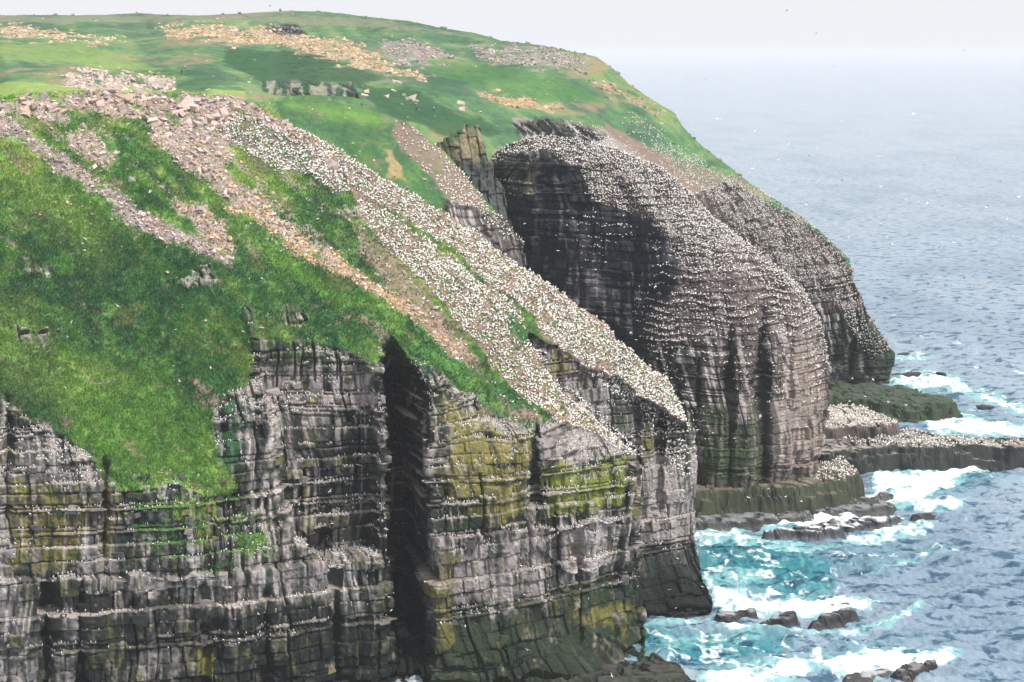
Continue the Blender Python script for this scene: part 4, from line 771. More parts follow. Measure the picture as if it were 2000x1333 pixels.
def rot(zr, xr, yr):
    cz, sz_, cx, sx_, cy, sy_ = math.cos(zr), math.sin(zr), math.cos(xr), math.sin(xr), math.cos(yr), math.sin(yr)
    return np.array([[cz, -sz_, 0], [sz_, cz, 0], [0, 0, 1]]) @ np.array([[1, 0, 0], [0, cx, -sx_], [0, sx_, cx]]) @ np.array([[cy, 0, sy_], [0, 1, 0], [-sy_, 0, cy]])

def thin(P, cell, r):
    key = np.floor(P / cell + r.uniform(0, 1, 3)).astype(np.int64); perm = r.permutation(len(P))
    _, idx = np.unique(key[perm], axis=0, return_index=True); return perm[idx]

class Batch:
    def __init__(s): s.V, s.F, s.C, s.n = [], [], [], 0
    def add(s, V, Fs, C): s.V.append(V); s.F.append(np.asarray(Fs) + s.n); s.C.append(np.broadcast_to(C, V.shape)); s.n += len(V)
    def build(s, name, mat, parent=None, sm=False):
        return obj(name, mesh_from(name, np.concatenate(s.V), np.concatenate(s.F), np.concatenate(s.C), mat, sm), parent)

r6 = np.random.default_rng(66)
stones = []          # (size, position, colour index)
for k, cell, smin, smax, ci in (('rim', 0.72, 0.6, 3.0, (0, 0, 1, 4)), ('purple', 0.66, 0.6, 1.5, (2, 2, 0, 1)), ('mid', 0.78, 0.65, 2.1, (0, 0, 4, 1)), ('patch', 0.95, 0.7, 1.8, (0, 4)), ('patch2', 0.95, 0.7, 1.6, (0, 1)), ('orange', 0.66, 0.5, 1.5, (3, 0, 0, 4, 3)), ('fan', 0.72, 0.6, 1.6, (0, 4, 3)), ('upper', 1.0, 0.5, 1.2, (3, 0))):
    m = smooth(0.3, 0.85, 0.95 * sz[k] + 0.65 * nz + 0.5 * stk) * smooth(0.05, 0.3, sz[k]); sel = np.argwhere(r6.random(m.shape) < m * 0.6)
    Pp = P1[sel[:, 0], sel[:, 1]]
    for i in thin(Pp, cell, r6):
        px = HL_x[sel[i][0], sel[i][1]]
        s = 0.75 * smin + (smax - smin) * r6.random() ** 4.6
        c = ci[r6.integers(len(ci))]
        if k in ('purple', 'fan', 'mid') and px > 330 and r6.random() < (px - 330) / 500: c = 4 if r6.random() < 0.6 else 3
        stones.append((s, Pp[i], c))
for k in ('rim', 'purple', 'mid', 'orange', 'patch', 'fan'):
    m = zone(SCREE[k], hx + wl1, hy + wl2, 34) * (1 - rks) * smooth(-0.2, 0.5, stk + nz); sel = np.argwhere(r6.random(m.shape) < m * 0.05); Pp = P1[sel[:, 0], sel[:, 1]]
    for i in thin(Pp, 0.8, r6): stones.append((0.3 + 0.8 * r6.random() ** 3, Pp[i], int(r6.choice([0, 1, 4]))))
# single stones strewn over the turf
gm = (1 - rks) * zone([(-40, 200), (300, 230), (560, 300), (760, 560), (620, 540), (420, 480), (240, 480), (60, 470), (-40, 420)], hx, hy, 30) * 0.010 + (1 - rks) * 0.0014 + 0.22 * smooth(0.4, 0.8, stv) * (1 - rks) + 0.02 * br_
sel = np.argwhere(r6.random(gm.shape) < gm); Pp = P1[sel[:, 0], sel[:, 1]]
for i in thin(Pp, 0.85, r6): stones.append((0.3 + 0.95 * r6.random() ** 2.5, Pp[i], int(r6.choice([0, 1, 4, 4]))))
for px, py, s in ((365, 205, 4.4), (345, 222, 3.4), (382, 215, 3.0), (325, 262, 3.6), (305, 240, 3.2), (405, 232, 3.8), (130, 216, 3.2), (258, 350, 2.2), (120, 318, 2.0), (290, 205, 3.0), (440, 205, 3.0), (250, 193, 3.6), (225, 190, 3.0), (650, 325, 3.4), (555, 238, 2.8), (395, 410, 2.4), (640, 318, 2.2), (385, 485, 1.9), (450, 505, 1.8), (165, 245, 2.2), (205, 315, 2.2), (183, 330, 2.0)):
    d2 = (HL_x - px) ** 2 + (HL_y - py) ** 2; i, j = np.unravel_index(d2.argmin(), d2.shape); stones.append((s, P1[i, j] + np.array([0, 0, 0.1]), int(r6.choice([0, 4, 1]))))
stones.sort(key=lambda t: -t[0])
stone_me = {}
def stone_rot(): return (r6.uniform(0, 6.28), r6.normal(0.15, 0.35), r6.normal(0.25, 0.35))
scree = Batch()
for i, (s, p, c) in enumerate(stones):
    v = int(r6.integers(8)); a = stone_rot()
    if i < 300:
        if (v, c) not in stone_me:
            V, Fs = HULLS[v]; stone_me[(v, c)] = mesh_from('boulder', V, Fs, np.broadcast_to(STONE_COLS[c], V.shape), M_stone)
        o = obj('boulder', stone_me[(v, c)], headland); o.location = p; o.rotation_euler = (a[1], a[2], a[0]); o.scale = (s, s * r6.uniform(0.8, 1.1), s * r6.uniform(0.85, 1.2))
    else:
        V, Fs = HULLS[v]; V = (V * s * np.array([1, r6.uniform(0.8, 1.2), r6.uniform(0.9, 1.3)])) @ rot(*a).T + p
        scree.add(V, Fs, STONE_COLS[c] * r6.uniform(0.72, 1.22))
tag(scree.build('scree', M_stone, headland), None, None, None, 'stuff')

# stones on the far hills
fst = Batch()
for kk, (p, col) in FSCREE.items():
    zz_ = zone(p, fx_ + 1.2 * fj, fy_ + 0.8 * fk, 16); m = smooth(0.35, 0.9, zz_ + 1.0 * fnz) * smooth(0.02, 0.2, zz_); sel = np.argwhere(r6.random(m.shape) < m * 0.5); Pp = F1[sel[:, 0], sel[:, 1]]
    for i in thin(Pp, 2.2, r6):
        V, Fs = HULLS[r6.integers(8)]; s = 0.8 + 2.0 * r6.random() ** 2.5; fst.add((V * s) @ rot(*stone_rot()).T + Pp[i], Fs, col * r6.uniform(0.7, 1.1))
sel = np.argwhere(r6.random(fx_.shape) < (1 - frk) * 0.0016); Pp = F1[sel[:, 0], sel[:, 1]]
for q in Pp:
    V, Fs = HULLS[r6.integers(8)]; s = 0.6 + 1.9 * r6.random() ** 3; fst.add((V * s) @ rot(*stone_rot()).T + q, Fs, STONE_COLS[r6.choice([0, 1, 4])] * r6.uniform(0.6, 1.1))
for px, py, s in ((773, 165, 3.6), (770, 176, 2.8), (788, 182, 2.4), (805, 190, 3.8), (811, 198, 2.4), (756, 188, 2.0), (712, 180, 3.2), (713, 192, 2.6), (898, 205, 3.6), (902, 216, 2.6)):
    d2 = (fx_ - px) ** 2 + (fy_ - py) ** 2; i, j = np.unravel_index(d2.argmin(), d2.shape); V, Fs = HULLS[r6.integers(8)]; fst.add((V * s * np.array([1, 1, 1.8])) @ rot(r6.uniform(0, 6), 0.2, 0.2).T + F1[i, j], Fs, STONE_COLS[r6.choice([0, 4])])
sst = Batch(); sel = np.argwhere(r6.random(sx.shape) < (1 - srk) * (0.004 + 0.03 * smooth(0.3, 0.6, snz) + 0.02 * zone([(600, 225), (690, 250), (660, 300), (610, 270)], sx, sy, 12)) * smooth(4, 12, sy - 200)); Pp = S1[sel[:, 0], sel[:, 1]]
for q in Pp:
    V, Fs = HULLS[r6.integers(8)]; s = 0.35 + 1.3 * r6.random() ** 3; sst.add((V * s) @ rot(*stone_rot()).T + q, Fs, STONE_COLS[r6.choice([0, 1, 4, 3])] * r6.uniform(0.7, 1.1))
tag(sst.build('scattered_stones', M_stone, spur), None, None, None, 'stuff')
# broken rim stones along the far skyline
for q in F1[0][::2]:
    if r6.random() < 0.22:
        V, Fs = HULLS[r6.integers(8)]; s = 1.0 + 2.2 * r6.random() ** 2; fst.add((V * s) @ rot(*stone_rot()).T + q, Fs, SC_GREY * r6.uniform(0.5, 0.9))
tag(fst.build('scattered_stones', M_stone, farland), None, None, None, 'stuff')

# blocks standing in rows on the grassy tongue and proud of the cliff faces
def block_mesh(seed):
    r = np.random.default_rng(seed); b = 0.12
    V = np.array([(x, y, z) for z in (0, 1) for y in (-0.5, 0.5) for x in (-0.5, 0.5)], float) + r.uniform(-0.17, 0.17, (8, 3))
    bm = bmesh.new(); vs = [bm.verts.new(v) for v in V]
    for f in ((0, 2, 3, 1), (4, 5, 7, 6), (0, 1, 5, 4), (2, 6, 7, 3), (0, 4, 6, 2), (1, 3, 7, 5)): bm.faces.new([vs[i] for i in f])
    bmesh.ops.bevel(bm, geom=list(bm.edges), offset=0.05, segments=1, affect='EDGES'); bmesh.ops.triangulate(bm, faces=bm.faces); bm.verts.index_update()
    V = np.array([v.co[:] for v in bm.verts]); Fs = np.array([[v.index for v in f.verts] for f in bm.faces]); bm.free(); return V, Fs
BLK = [block_mesh(300 + k) for k in range(6)]
blk_cols = [RK_PALE * 0.8, RK_MID * 0.95, RK_MID * 0.65, RK_PALE * 0.6, LI_OL * 0.7 + RK_MID * 0.3, RK_DK, RK_BLK * 1.4, RK_DK * 0.6 + MOSS * 0.4, RK_MID * 0.5 + RK_DK * 0.5]
blk_me = {}
def put_block(p, wd, dp, hg, ci, rz):
    v = int(r6.integers(6))
    if (v, ci) not in blk_me:
        V, Fs = BLK[v]; blk_me[(v, ci)] = mesh_from('rock_block', V, Fs, np.broadcast_to(blk_cols[ci], V.shape), M_stone)
    o = obj('rock_block', blk_me[(v, ci)], headland); o.location = p; o.rotation_euler = (r6.normal(0, 0.05), r6.normal(0, 0.06), rz); o.scale = (wd, dp, hg)
sel = np.argwhere((tg > 0.55) & (r6.random(tg.shape) < 0.25)); Pp = P1[sel[:, 0], sel[:, 1]].copy(); Pp[:, 2] = np.floor(Pp[:, 2] / 1.9) * 1.9 + 0.2 * r6.random(len(Pp))
ii = thin(Pp, 1.9, r6); r6.shuffle(ii)
for i in ii[:150]:
    put_block(Pp[i] + np.array([0, 0.75, -0.5]), r6.uniform(0.5, 1.7), r6.uniform(1.0, 1.7), r6.uniform(0.8, 2.0), int(r6.choice([1, 2, 2, 3, 4, 5, 8])), r6.normal(0.15, 0.3))
CF = zone([(500, 690), (740, 710), (748, 1080), (560, 1090), (520, 900)], hx, hy, 4) + zone([(-20, 800), (200, 940), (240, 1120), (420, 1130), (700, 1100), (740, 1330), (-20, 1330)], hx, hy, 4) + 0.5 * zone([(860, 780), (1235, 900), (1245, 1240), (860, 1300)], hx, hy, 4)
sel = np.argwhere((CF > 0.3) & (r6.random(tg.shape) < 0.02 * CF)); Pp = P1[sel[:, 0], sel[:, 1]].copy()
ii = thin(Pp, 3.2, r6); r6.shuffle(ii)
RCl = RC
cflat = np.array(blk_cols)
for i in ii[:105]:
    cc = RCl[sel[i][0], sel[i][1]]; ci = int(((cflat - cc) ** 2).sum(1).argmin())
    put_block(Pp[i] + np.array([0, 0.8, -0.8]), r6.uniform(1.2, 3.0), r6.uniform(1.4, 1.9), r6.uniform(0.9, 2.0), ci, r6.normal(0.12, 0.1))

# turf: blades in tufts, denser on the steep near slope
def turf_obj(Pg, colg, w, count, hgt, name, label):
    r = np.random.default_rng(12); sel = np.argwhere(r.random(w.shape) < w * count / max(w.sum(), 1))
    p = Pg[sel[:, 0], sel[:, 1]].astype(np.float32); c = colg[sel[:, 0], sel[:, 1]]; n = len(p); VV = []; CC = []
    for b in range(3):
        a = r.uniform(0, 6.28, n); hh = hgt * r.uniform(0.5, 1.4, n); wd = hgt * r.uniform(0.14, 0.3, n)
        base = p + np.stack([r.normal(0, 0.16, n), r.normal(0, 0.16, n), np.full(n, -0.05)], -1)
        dx = np.stack([np.cos(a) * wd, np.sin(a) * wd, 0 * a], -1)
        tip = base + np.stack([r.normal(0.10, 0.25, n) * hh + 0.2 * hh, r.normal(-0.25, 0.25, n) * hh, hh], -1)
        VV.append(np.stack([base - dx, base + dx, tip], 1)); f = r.uniform(1.1, 1.65, (n, 1)); cb = c * f
        CC.append(np.stack([cb * 0.9, cb * 0.9, cb * 1.15], 1))
    V = np.concatenate(VV).reshape(-1, 3); Cc = np.concatenate(CC).reshape(-1, 3)
    return tag(obj(name, mesh_from(name, V, np.arange(len(V)).reshape(-1, 3), Cc, M_land)), label, 'grass', None, 'stuff')
covered = np.clip(np.maximum.reduce([sz[k] for k in sz]) + soilm * 0.8, 0, 1)
gw = np.clip(1 - rks - 0.9 * covered, 0, 1) * smooth(0, 10, hy - np.interp(hx, [p[0] for p in HL_TOP], [p[1] for p in HL_TOP]))
gw[:, 1:] *= np.clip(np.diff(hx, axis=1) * np.abs(np.gradient(hy, axis=0)[:, 1:]) / 4, 0, 2)
gw = np.maximum(gw, 0.5 * tg * smooth(0.2, 0.6, nz + 0.2))
gw = gw * (0.5 + 0.9 * smooth(-0.25, 0.35, fbm(P0[..., 0] * 0.7, P0[..., 1] * 0.6, P0[..., 2] * 0.9, 2, 1301)))
turf_obj(P1, gcol, gw, 75000, 0.55, 'grass', 'long green grass on the near slope')

# ------------------------------------------------------------------ birds
def loft(path, seg=6, flat=1.0, side=None):
    """path: (x, z, radius_y, radius_up, colour); rings across x, closed to points at both ends"""
    V, Fs, C = [], [], []; n = len(path)
    for k, (x, z, ry, ru, c) in enumerate(path):
        a, b = path[max(k - 1, 0)], path[min(k + 1, n - 1)]; t = np.array([b[0] - a[0], b[1] - a[1]]); t = t / (np.linalg.norm(t) + 1e-9); u = np.array([-t[1], t[0]])
        for i in range(seg):
            an = 2 * math.pi * i / seg + 0.3
            V.append((x + u[0] * ru * math.sin(an), ry * math.cos(an), z + u[1] * ru * math.sin(an))); C.append(side(k, an, c) if side else c)
    for k in range(n - 1):
        for i in range(seg):
            j = (i + 1) % seg; Fs += [(k * seg + i, k * seg + j, (k + 1) * seg + j), (k * seg + i, (k + 1) * seg + j, (k + 1) * seg + i)]
    return np.array(V, float), np.array(Fs), np.array(C, float)
WHITE, CREAM, BLACK, GREYB, DARKB = np.array([.80, .79, .77]), np.array([.74, .62, .38]), np.array([.03, .03, .035]), np.array([.42, .44, .48]), np.array([.05, .045, .045])
gan_side = lambda k, an, c: c
GANNET = [loft([(-0.52, 0.10, .015, .015, BLACK), (-0.34, 0.15, .07, .05, BLACK * 3), (-0.2, 0.19, .14, .12, WHITE), (0.05, 0.24, .17, .16, WHITE), (0.22, 0.33, .12, .12, WHITE), (0.30, 0.47, .065, .065, WHITE), (0.36, 0.56, .065, .06, CREAM), (0.53, 0.53, .01, .01, GREYB)], 5),
          loft([(-0.50, 0.16, .015, .015, BLACK), (-0.32, 0.17, .08, .05, BLACK * 3), (-0.15, 0.19, .17, .13, WHITE), (0.10, 0.21, .18, .15, WHITE), (0.24, 0.25, .12, .11, WHITE), (0.36, 0.31, .065, .065, CREAM), (0.5, 0.29, .01, .01, GREYB)], 5),
          loft([(-0.40, 0.03, .015, .015, BLACK), (-0.28, 0.13, .06, .05, BLACK * 3), (-0.15, 0.25, .15, .13, WHITE), (0.0, 0.42, .16, .15, WHITE), (0.07, 0.60, .10, .10, WHITE), (0.12, 0.76, .06, .06, CREAM), (0.29, 0.76, .01, .01, GREYB)], 5)]
mur = lambda k, an, c: (WHITE if (math.sin(an) < -0.1 and k < 4) else c)
MURRE = [loft([(-0.06, 0.0, .02, .02, DARKB), (-0.03, 0.08, .085, .08, DARKB), (0.0, 0.2, .095, .09, DARKB), (0.02, 0.31, .075, .07, DARKB), (0.04, 0.40, .05, .05, DARKB), (0.15, 0.41, .01, .01, BLACK)], 5, side=mur),
         loft([(-0.24, 0.05, .02, .02, GREYB), (-0.1, 0.10, .08, .07, GREYB), (0.04, 0.15, .085, .08, WHITE), (0.12, 0.22, .06, .06, WHITE), (0.20, 0.24, .01, .01, GREYB)], 5)]

def flyer(span, body, tipc, wingc, bodyc, dih, sweep):
    """one bird in flight: spindle body, two bent tapering wings"""
    V, Fs, C = loft([(-0.5 * body, 0, .008, .006, bodyc), (-0.36 * body, 0, .07 * body, .025 * body, bodyc), (-0.1 * body, 0, .09 * body, .085 * body, bodyc), (0.15 * body, 0.0, .085 * body, .085 * body, bodyc), (0.34 * body, .01, .05 * body, .05 * body, bodyc), (0.42 * body, .012, .035 * body, .035 * body, bodyc), (0.52 * body, 0, .005, .005, GREYB)], 6)
    for s in (-1, 1):
        st = []; h = span / 2
        for t, ch, xo in ((0.0, 0.24, 0.06), (0.25, 0.22, 0.10), (0.5, 0.18, 0.07), (0.78, 0.11, 0.07 - 0.5 * sweep), (1.0, 0.015, 0.07 - sweep)):
            z = h * (dih * min(t, 0.45) - dih * 0.55 * max(t - 0.45, 0)); c = tipc if t > 0.7 else wingc
            for dx, dz in ((ch * 0.5, 0), (0, 0.015), (-ch * 0.5, 0), (0, -0.010)): st.append((xo * 1.0 + dx * body * 0.85, s * h * t, z + dz, c))
        o = len(V); Vn = np.array([q[:3] for q in st], float); Cn = np.array([q[3] for q in st], float); fn = []
        for k in range(4):
            for i in range(4):
                j = (i + 1) % 4; fn += [(o + k * 4 + i, o + k * 4 + j, o + (k + 1) * 4 + j), (o + k * 4 + i, o + (k + 1) * 4 + j, o + (k + 1) * 4 + i)]
        V = np.concatenate([V, Vn]); C = np.concatenate([C, Cn]); Fs = np.concatenate([Fs, np.array(fn)])
    return V, Fs, C
FLY = {'gannet': [mesh_from('flying_gannet', *flyer(1.85, 0.95, BLACK, WHITE, WHITE, d, s), mat=M_bird) for d, s in ((0.25, 0.18), (0.6, 0.12), (-0.15, 0.25))],
       'kitti': [mesh_from('flying_gull', *flyer(1.12, 0.46, WHITE * 0.7, WHITE, WHITE, d, s), mat=M_bird) for d, s in ((0.3, 0.1), (0.75, 0.06), (-0.2, 0.14))],
       'murre': [mesh_from('flying_murre', *flyer(0.78, 0.46, DARKB, DARKB, DARKB, d, s), mat=M_bird) for d, s in ((0.25, 0.06), (0.6, 0.04))]}

r7 = np.random.default_rng(77)
gannets = []                                  # (position, facing)
def roost(P, w, cell, prob=0.5, face=None):
    sel = np.argwhere(r7.random(w.shape) < np.clip(w, 0, 1) * prob)
    if not len(sel): return []
    Pp = P[sel[:, 0], sel[:, 1]]; k = thin(Pp, cell, r7)
    return [(Pp[i], r7.uniform(0, 6.28) if face is None else r7.normal(face, 0.9)) for i in k]
patchy = smooth(-0.35, 0.25, nz + 0.25)
slope_w = np.maximum(smooth(0.35, 0.7, g1), np.maximum(smooth(0.35, 0.7, g2) * patchy, smooth(0.35, 0.7, g3) * patchy)) * (1 - np.maximum(gs, gt)) * (1 - mC * 0.6)
slope_w = slope_w + 0.012 * br_
slope_w = slope_w * (0.12 + 0.88 * smooth(-0.35, 0.25, fbm(P0[..., 0] * 0.55, P0[..., 1] * 0.55, P0[..., 2] * 0.55, 2, 961) + 0.25 * stk))
head_g = roost(P1, slope_w, 0.66, 0.8) + roost(P1, zone([(1250, 780), (1330, 800), (1365, 900), (1365, 960), (1330, 930), (1280, 850)], hx, hy, 8) * smooth(0.3, 0.6, Nd[..., 2]), 1.0, 0.6)
spur_g = roost(S1, smooth(0.3, 0.8, sg) * smooth(740, 960, sx) * smooth(-0.5, 0.3, snz + 0.2 * smooth(850, 950, sx)), 1.0, 0.8)
rowb = smooth(0.42, 0.1, brow % 1.0)
rimw = smooth(32, 10, by_ - btop) * smooth(944, 1000, bx_)
dome_w = smooth(0.35, 0.75, gb) * np.clip(0.05 + 0.75 * smooth(560, 420, by_) * smooth(-0.5, 0.2, fbm(B1[..., 0] * 0.5, B1[..., 1] * 0.5, B1[..., 2] * 0.5, 2, 957)) + 0.9 * rowb * smooth(0.2, 0.35, hash3(np.floor(brow), np.floor(blat / 5.0), 0 * bx_, 959)) * smooth(-0.55, 0.1, fbm(B1[..., 0] * 0.12, B1[..., 1] * 0.12, B1[..., 2] * 0.12, 3, 955)), 0, 1)
dome_w = np.maximum(dome_w, rimw)
BNd = normals(B1)
front_w = zone([(1262, 640), (1560, 640), (1612, 700), (1600, 780), (1520, 820), (1440, 900), (1290, 900), (1270, 760)], bx_ + bj, by_ + bk, 14) * rowb * smooth(930, 620, by_) * smooth(-0.35, 0.4, fbm(bx_ * 0.03, by_ * 0.012, 0 * bx_, 2, 951)) * (1 - gro)
face_w = 0.5 * zone([(950, 350), (1040, 350), (1040, 382), (950, 385)], bx_, by_, 6) * rowb + 0.55 * zone([(1150, 380), (1330, 480), (1330, 600), (1262, 640), (1160, 540), (1090, 480)], bx_ + bj, by_ + bk, 20) * rowb * smooth(0.0, 0.5, fbm(bx_ * 0.02, by_ * 0.02, 0 * bx_, 2, 952) + 0.15)
stack_g = roost(B1, dome_w, 0.7, 0.9) + roost(B1, front_w, 1.05, 0.8) + roost(B1, face_w, 1.1, 0.6)
FG = [[(1190, 195), (1260, 235), (1330, 290), (1440, 355), (1480, 372), (1560, 425), (1640, 492), (1668, 560), (1690, 620), (1640, 600), (1560, 560), (1480, 500), (1420, 430), (1350, 370), (1290, 310), (1230, 262)], [(1060, 100), (1130, 110), (1160, 130), (1100, 128)], [(1090, 236), (1180, 252), (1250, 300), (1350, 352), (1340, 375), (1250, 322), (1150, 270)], [(1660, 560), (1735, 680), (1700, 700), (1650, 620)]]
fgw = np.maximum.reduce([zone(FG[0], fx_ + fj, fy_ + fk, 12) * smooth(1180, 1380, fx_) * (0.35 + 0.65 * smooth(-0.3, 0.2, fnz)), 0.35 * zone(FG[1], fx_ + fj, fy_ + fk, 8), 0.7 * zone(FG[2], fx_ + fj, fy_ + fk, 8) * smooth(-0.3, 0.3, fnz), 0.35 * zone(FG[3], fx_, fy_, 8)])
far_g = roost(F1, fgw, 1.05, 0.8)
led_g = []
for k, prob, cell, lim in (('upper', 0.9, 0.95, None), ('platform', 0.55, 0.95, [(1600, 840), (1700, 836), (1790, 840), (1860, 854), (1990, 862), (1960, 874), (1780, 878), (1680, 866)]), ('apron', 0.5, 0.95, [(1590, 905), (1640, 886), (1680, 905), (1670, 935), (1590, 938)])):
    _, Pl, _, fl = LG[k]; wl = fl.astype(float)
    if lim: lx, ly = pix(Pl); wl = wl * zone(lim, lx, ly, 6)
    led_g += roost(Pl, wl, cell, prob)
allg = [('slope', p, f) for p, f in head_g] + [('spur', p, f) for p, f in spur_g] + [('stack', p, f) for p, f in stack_g] + [('far', p, f) for p, f in far_g] + [('ledge', p, f) for p, f in led_g]
allg.sort(key=lambda t: t[1][1])
gme = [mesh_from('gannet', V, Fs, C, M_bird, True) for V, Fs, C in GANNET]
gb_ = Batch(); GS = 0.95
for i, (z_, p, f) in enumerate(allg):
    v = int(r7.choice([0, 0, 1, 1, 2])); s = GS * r7.uniform(0.82, 1.12) * (0.9 if z_ in ('stack', 'far') else 1.0)
    if i < 300:
        o = obj('gannet', gme[v]); o.location = p + np.array([0, 0, 0.04]); o.rotation_euler = (0, r7.normal(0, 0.1), f); o.scale = (s, s, s)
        tag(o, 'white gannet sitting with the crowd on the lower end of the near slope', 'seabird', 'gannets nesting on the near slope')
    else:
        V, Fs, C = GANNET[v]; gb_.add((V * s) @ rot(f, 0, 0).T + p + np.array([0, 0, 0.04]), Fs, C)
tag(gb_.build('gannet_colony', M_bird, None, True), 'thousands of white gannets packed on the slopes and the domed stack', 'seabird colony', None, 'stuff')

# murres and kittiwakes on the cliff ledges
lw = rk * smooth(0.45, 0.75, Nd[..., 2]) * (1 - tg * 0.4) * (1 - smooth(0, 6, inside)) * (1 - slope_w.clip(0, 1))
lw = lw * smooth(8, 16, P1[..., 2]) * (0.04 + 0.96 * ledk) + 0.25 * tg * smooth(0.3, 0.6, Nd[..., 2])
led = roost(P1, lw, 0.5, 0.5, -1.57); r7.shuffle(led); led = led[:4600]
led.sort(key=lambda t: t[0][1])
mme = [mesh_from('murre', V, Fs, C, M_bird, True) for V, Fs, C in MURRE]; mb = Batch()
for i, (p, f) in enumerate(led):
    v = int(r7.choice([0, 0, 1])) if i >= 300 else 0; s = 1.45 * r7.uniform(0.9, 1.1)
    if i < 300:
        o = obj('murre', mme[0]); o.location = p; o.rotation_euler = (0, 0, f); o.scale = (s, s, s)
        tag(o, 'small black and white murre perched on a ledge of the near left cliff', 'seabird', 'murres on the near cliff ledges')
    else:
        V, Fs, C = MURRE[v]; mb.add((V * s) @ rot(f, 0, 0).T + p, Fs, C)
tag(mb.build('ledge_birds', M_bird, None, True), 'rows of small seabirds lining the cliff ledges', 'seabird colony', None, 'stuff')

# birds on the wing: (x, y, distance) in groups
WING = [
 ('kitti', 'flying_gull', 'small white gull flying in front of the green left slope', 'gulls over the green slope', 262, 288, [(14, 482), (140, 497), (162, 476), (91, 615), (139, 629), (132, 658), (115, 720), (127, 757), (230, 598), (343, 644), (338, 715), (350, 745), (411, 718), (378, 531), (511, 544), (561, 486), (396, 870), (425, 868)]),
 ('kitti', 'flying_gull', 'small white gull flying before the near grey and lime cliffs', 'gulls before the near cliffs', 265, 290, [(705, 888), (700, 908), (830, 860), (926, 947), (1000, 896), (1080, 912), (1010, 1125), (975, 1196), (1013, 1172), (830, 1136), (865, 940), (1115, 940), (1145, 1050), (1240, 935), (1195, 1320), (1030, 1270), (612, 1075), (645, 960), (648, 1023), (930, 1128), (280, 1125), (505, 1200)]),
 ('kitti', 'flying_gull', 'white gull gliding by the farther cliff above the teal cove', 'gulls above the teal cove', 300, 325, [(1330, 1098), (1308, 1152), (1372, 1146), (1320, 1188), (1305, 930), (1290, 1062), (1515, 1262), (1578, 1147), (1690, 1252)]),
 ('gannet', 'flying_gannet', 'white gannet flying in front of the dark face of the stack', 'gannets before the dark stack face', 372, 385, [(1025, 437), (1232, 651), (1242, 664), (1220, 706), (1090, 490), (1185, 470), (985, 465), (1280, 560)]),
 ('gannet', 'flying_gannet', 'white gannet flying past the foot of the domed stack', 'gannets past the stack foot', 378, 395, [(1435, 857), (1485, 813), (1575, 833), (1535, 970), (1500, 955), (1565, 980), (1690, 955), (1462, 972), (1680, 868)]),
 ('gannet', 'flying_gannet', 'white gannet flying before the dark green ledge of the far point', 'gannets before the far point', 440, 470, [(1660, 784), (1690, 775), (1650, 800), (1692, 800), (1735, 785), (1770, 792), (1665, 740), (1705, 742)]),
 ('gannet', 'flying_gannet', 'large white gannet with black wingtips over the turquoise water', 'gannets over the turquoise water', 318, 326, [(1546, 1143), (1607, 1166)]),
 ('gannet', 'flying_gannet', 'tiny pale gannet flying over the hazy open sea', 'gannets over the open sea', 330, 420, [(1895, 171), (1784, 223), (1385, 212), (1541, 217), (1630, 338), (1873, 312), (1929, 380), (1703, 425), (1720, 437), (1811, 398), (1967, 428), (1743, 478), (1885, 617), (1604, 396), (1595, 290), (1475, 258), (1450, 320), (1400, 232), (1520, 312), (1540, 282), (1667, 424), (1926, 405), (1575, 400), (1470, 330), (1720, 365), (1990, 385)]),
 ('murre', 'flying_murre', 'tiny dark seabird flying over the open sea at right', 'dark seabirds over the open sea', 230, 300, [(1883, 99), (1537, 21), (1628, 130), (1594, 65), (1580, 305), (1645, 353), (1553, 357), (1805, 322), (1841, 403), (1835, 483), (1800, 540), (1783, 568), (1830, 655), (1883, 543), (1812, 555), (1945, 575), (1380, 155), (1929, 402)]),
 ('murre', 'flying_murre', 'small dark seabird skimming low over the breaking water', 'dark seabirds over the surf', 296, 312, [(1583, 1296), (1905, 1000), (1825, 1130), (1690, 1250), (1890, 1253), (1562, 1022), (1780, 1000), (1748, 1005)]),
 ('kitti', 'flying_gull', 'small white gull over the green hills near the top', 'gulls over the green hills', 360, 385, [(1068, 185), (1049, 214), (1093, 204), (1124, 196), (1150, 230), (527, 202), (675, 230), (690, 280), (145, 77), (705, 92), (1070, 160), (600, 250)]),
 ('gannet', 'flying_gannet', 'gannet in flight on the skyline of the far headland', 'gannets along the far skyline', 520, 560, [(1137, 100), (1330, 190), (1440, 300)]),
]
PHR = {'gulls over the green slope': 'white gulls flying before the green left slope', 'gulls before the near cliffs': 'white gulls flying before the near grey cliffs', 'gulls above the teal cove': 'white gulls flying above the teal cove',
       'gannets before the dark stack face': 'gannets flying before the dark stack face', 'gannets past the stack foot': 'gannets flying past the foot of the stack', 'gannets before the far point': 'gannets flying before the far dark green ledge',
       'gannets over the turquoise water': 'two big gannets over the turquoise water', 'gannets over the open sea': 'tiny pale gannets over the hazy sea', 'dark seabirds over the open sea': 'tiny dark birds flying over the open sea',
       'dark seabirds over the surf': 'dark birds skimming the surf', 'gulls over the green hills': 'white gulls over the upper green hills', 'gannets along the far skyline': 'gannets flying along the far skyline'}
ORD = ['leftmost', 'second', 'third', 'fourth', 'fifth', 'sixth', 'seventh', 'eighth', 'ninth', 'tenth', 'eleventh', 'twelfth', 'thirteenth', 'fourteenth', 'fifteenth', 'sixteenth', 'seventeenth', 'eighteenth', 'nineteenth', 'twentieth', 'twenty-first', 'twenty-second', 'twenty-third', 'twenty-fourth', 'twenty-fifth', 'twenty-sixth']
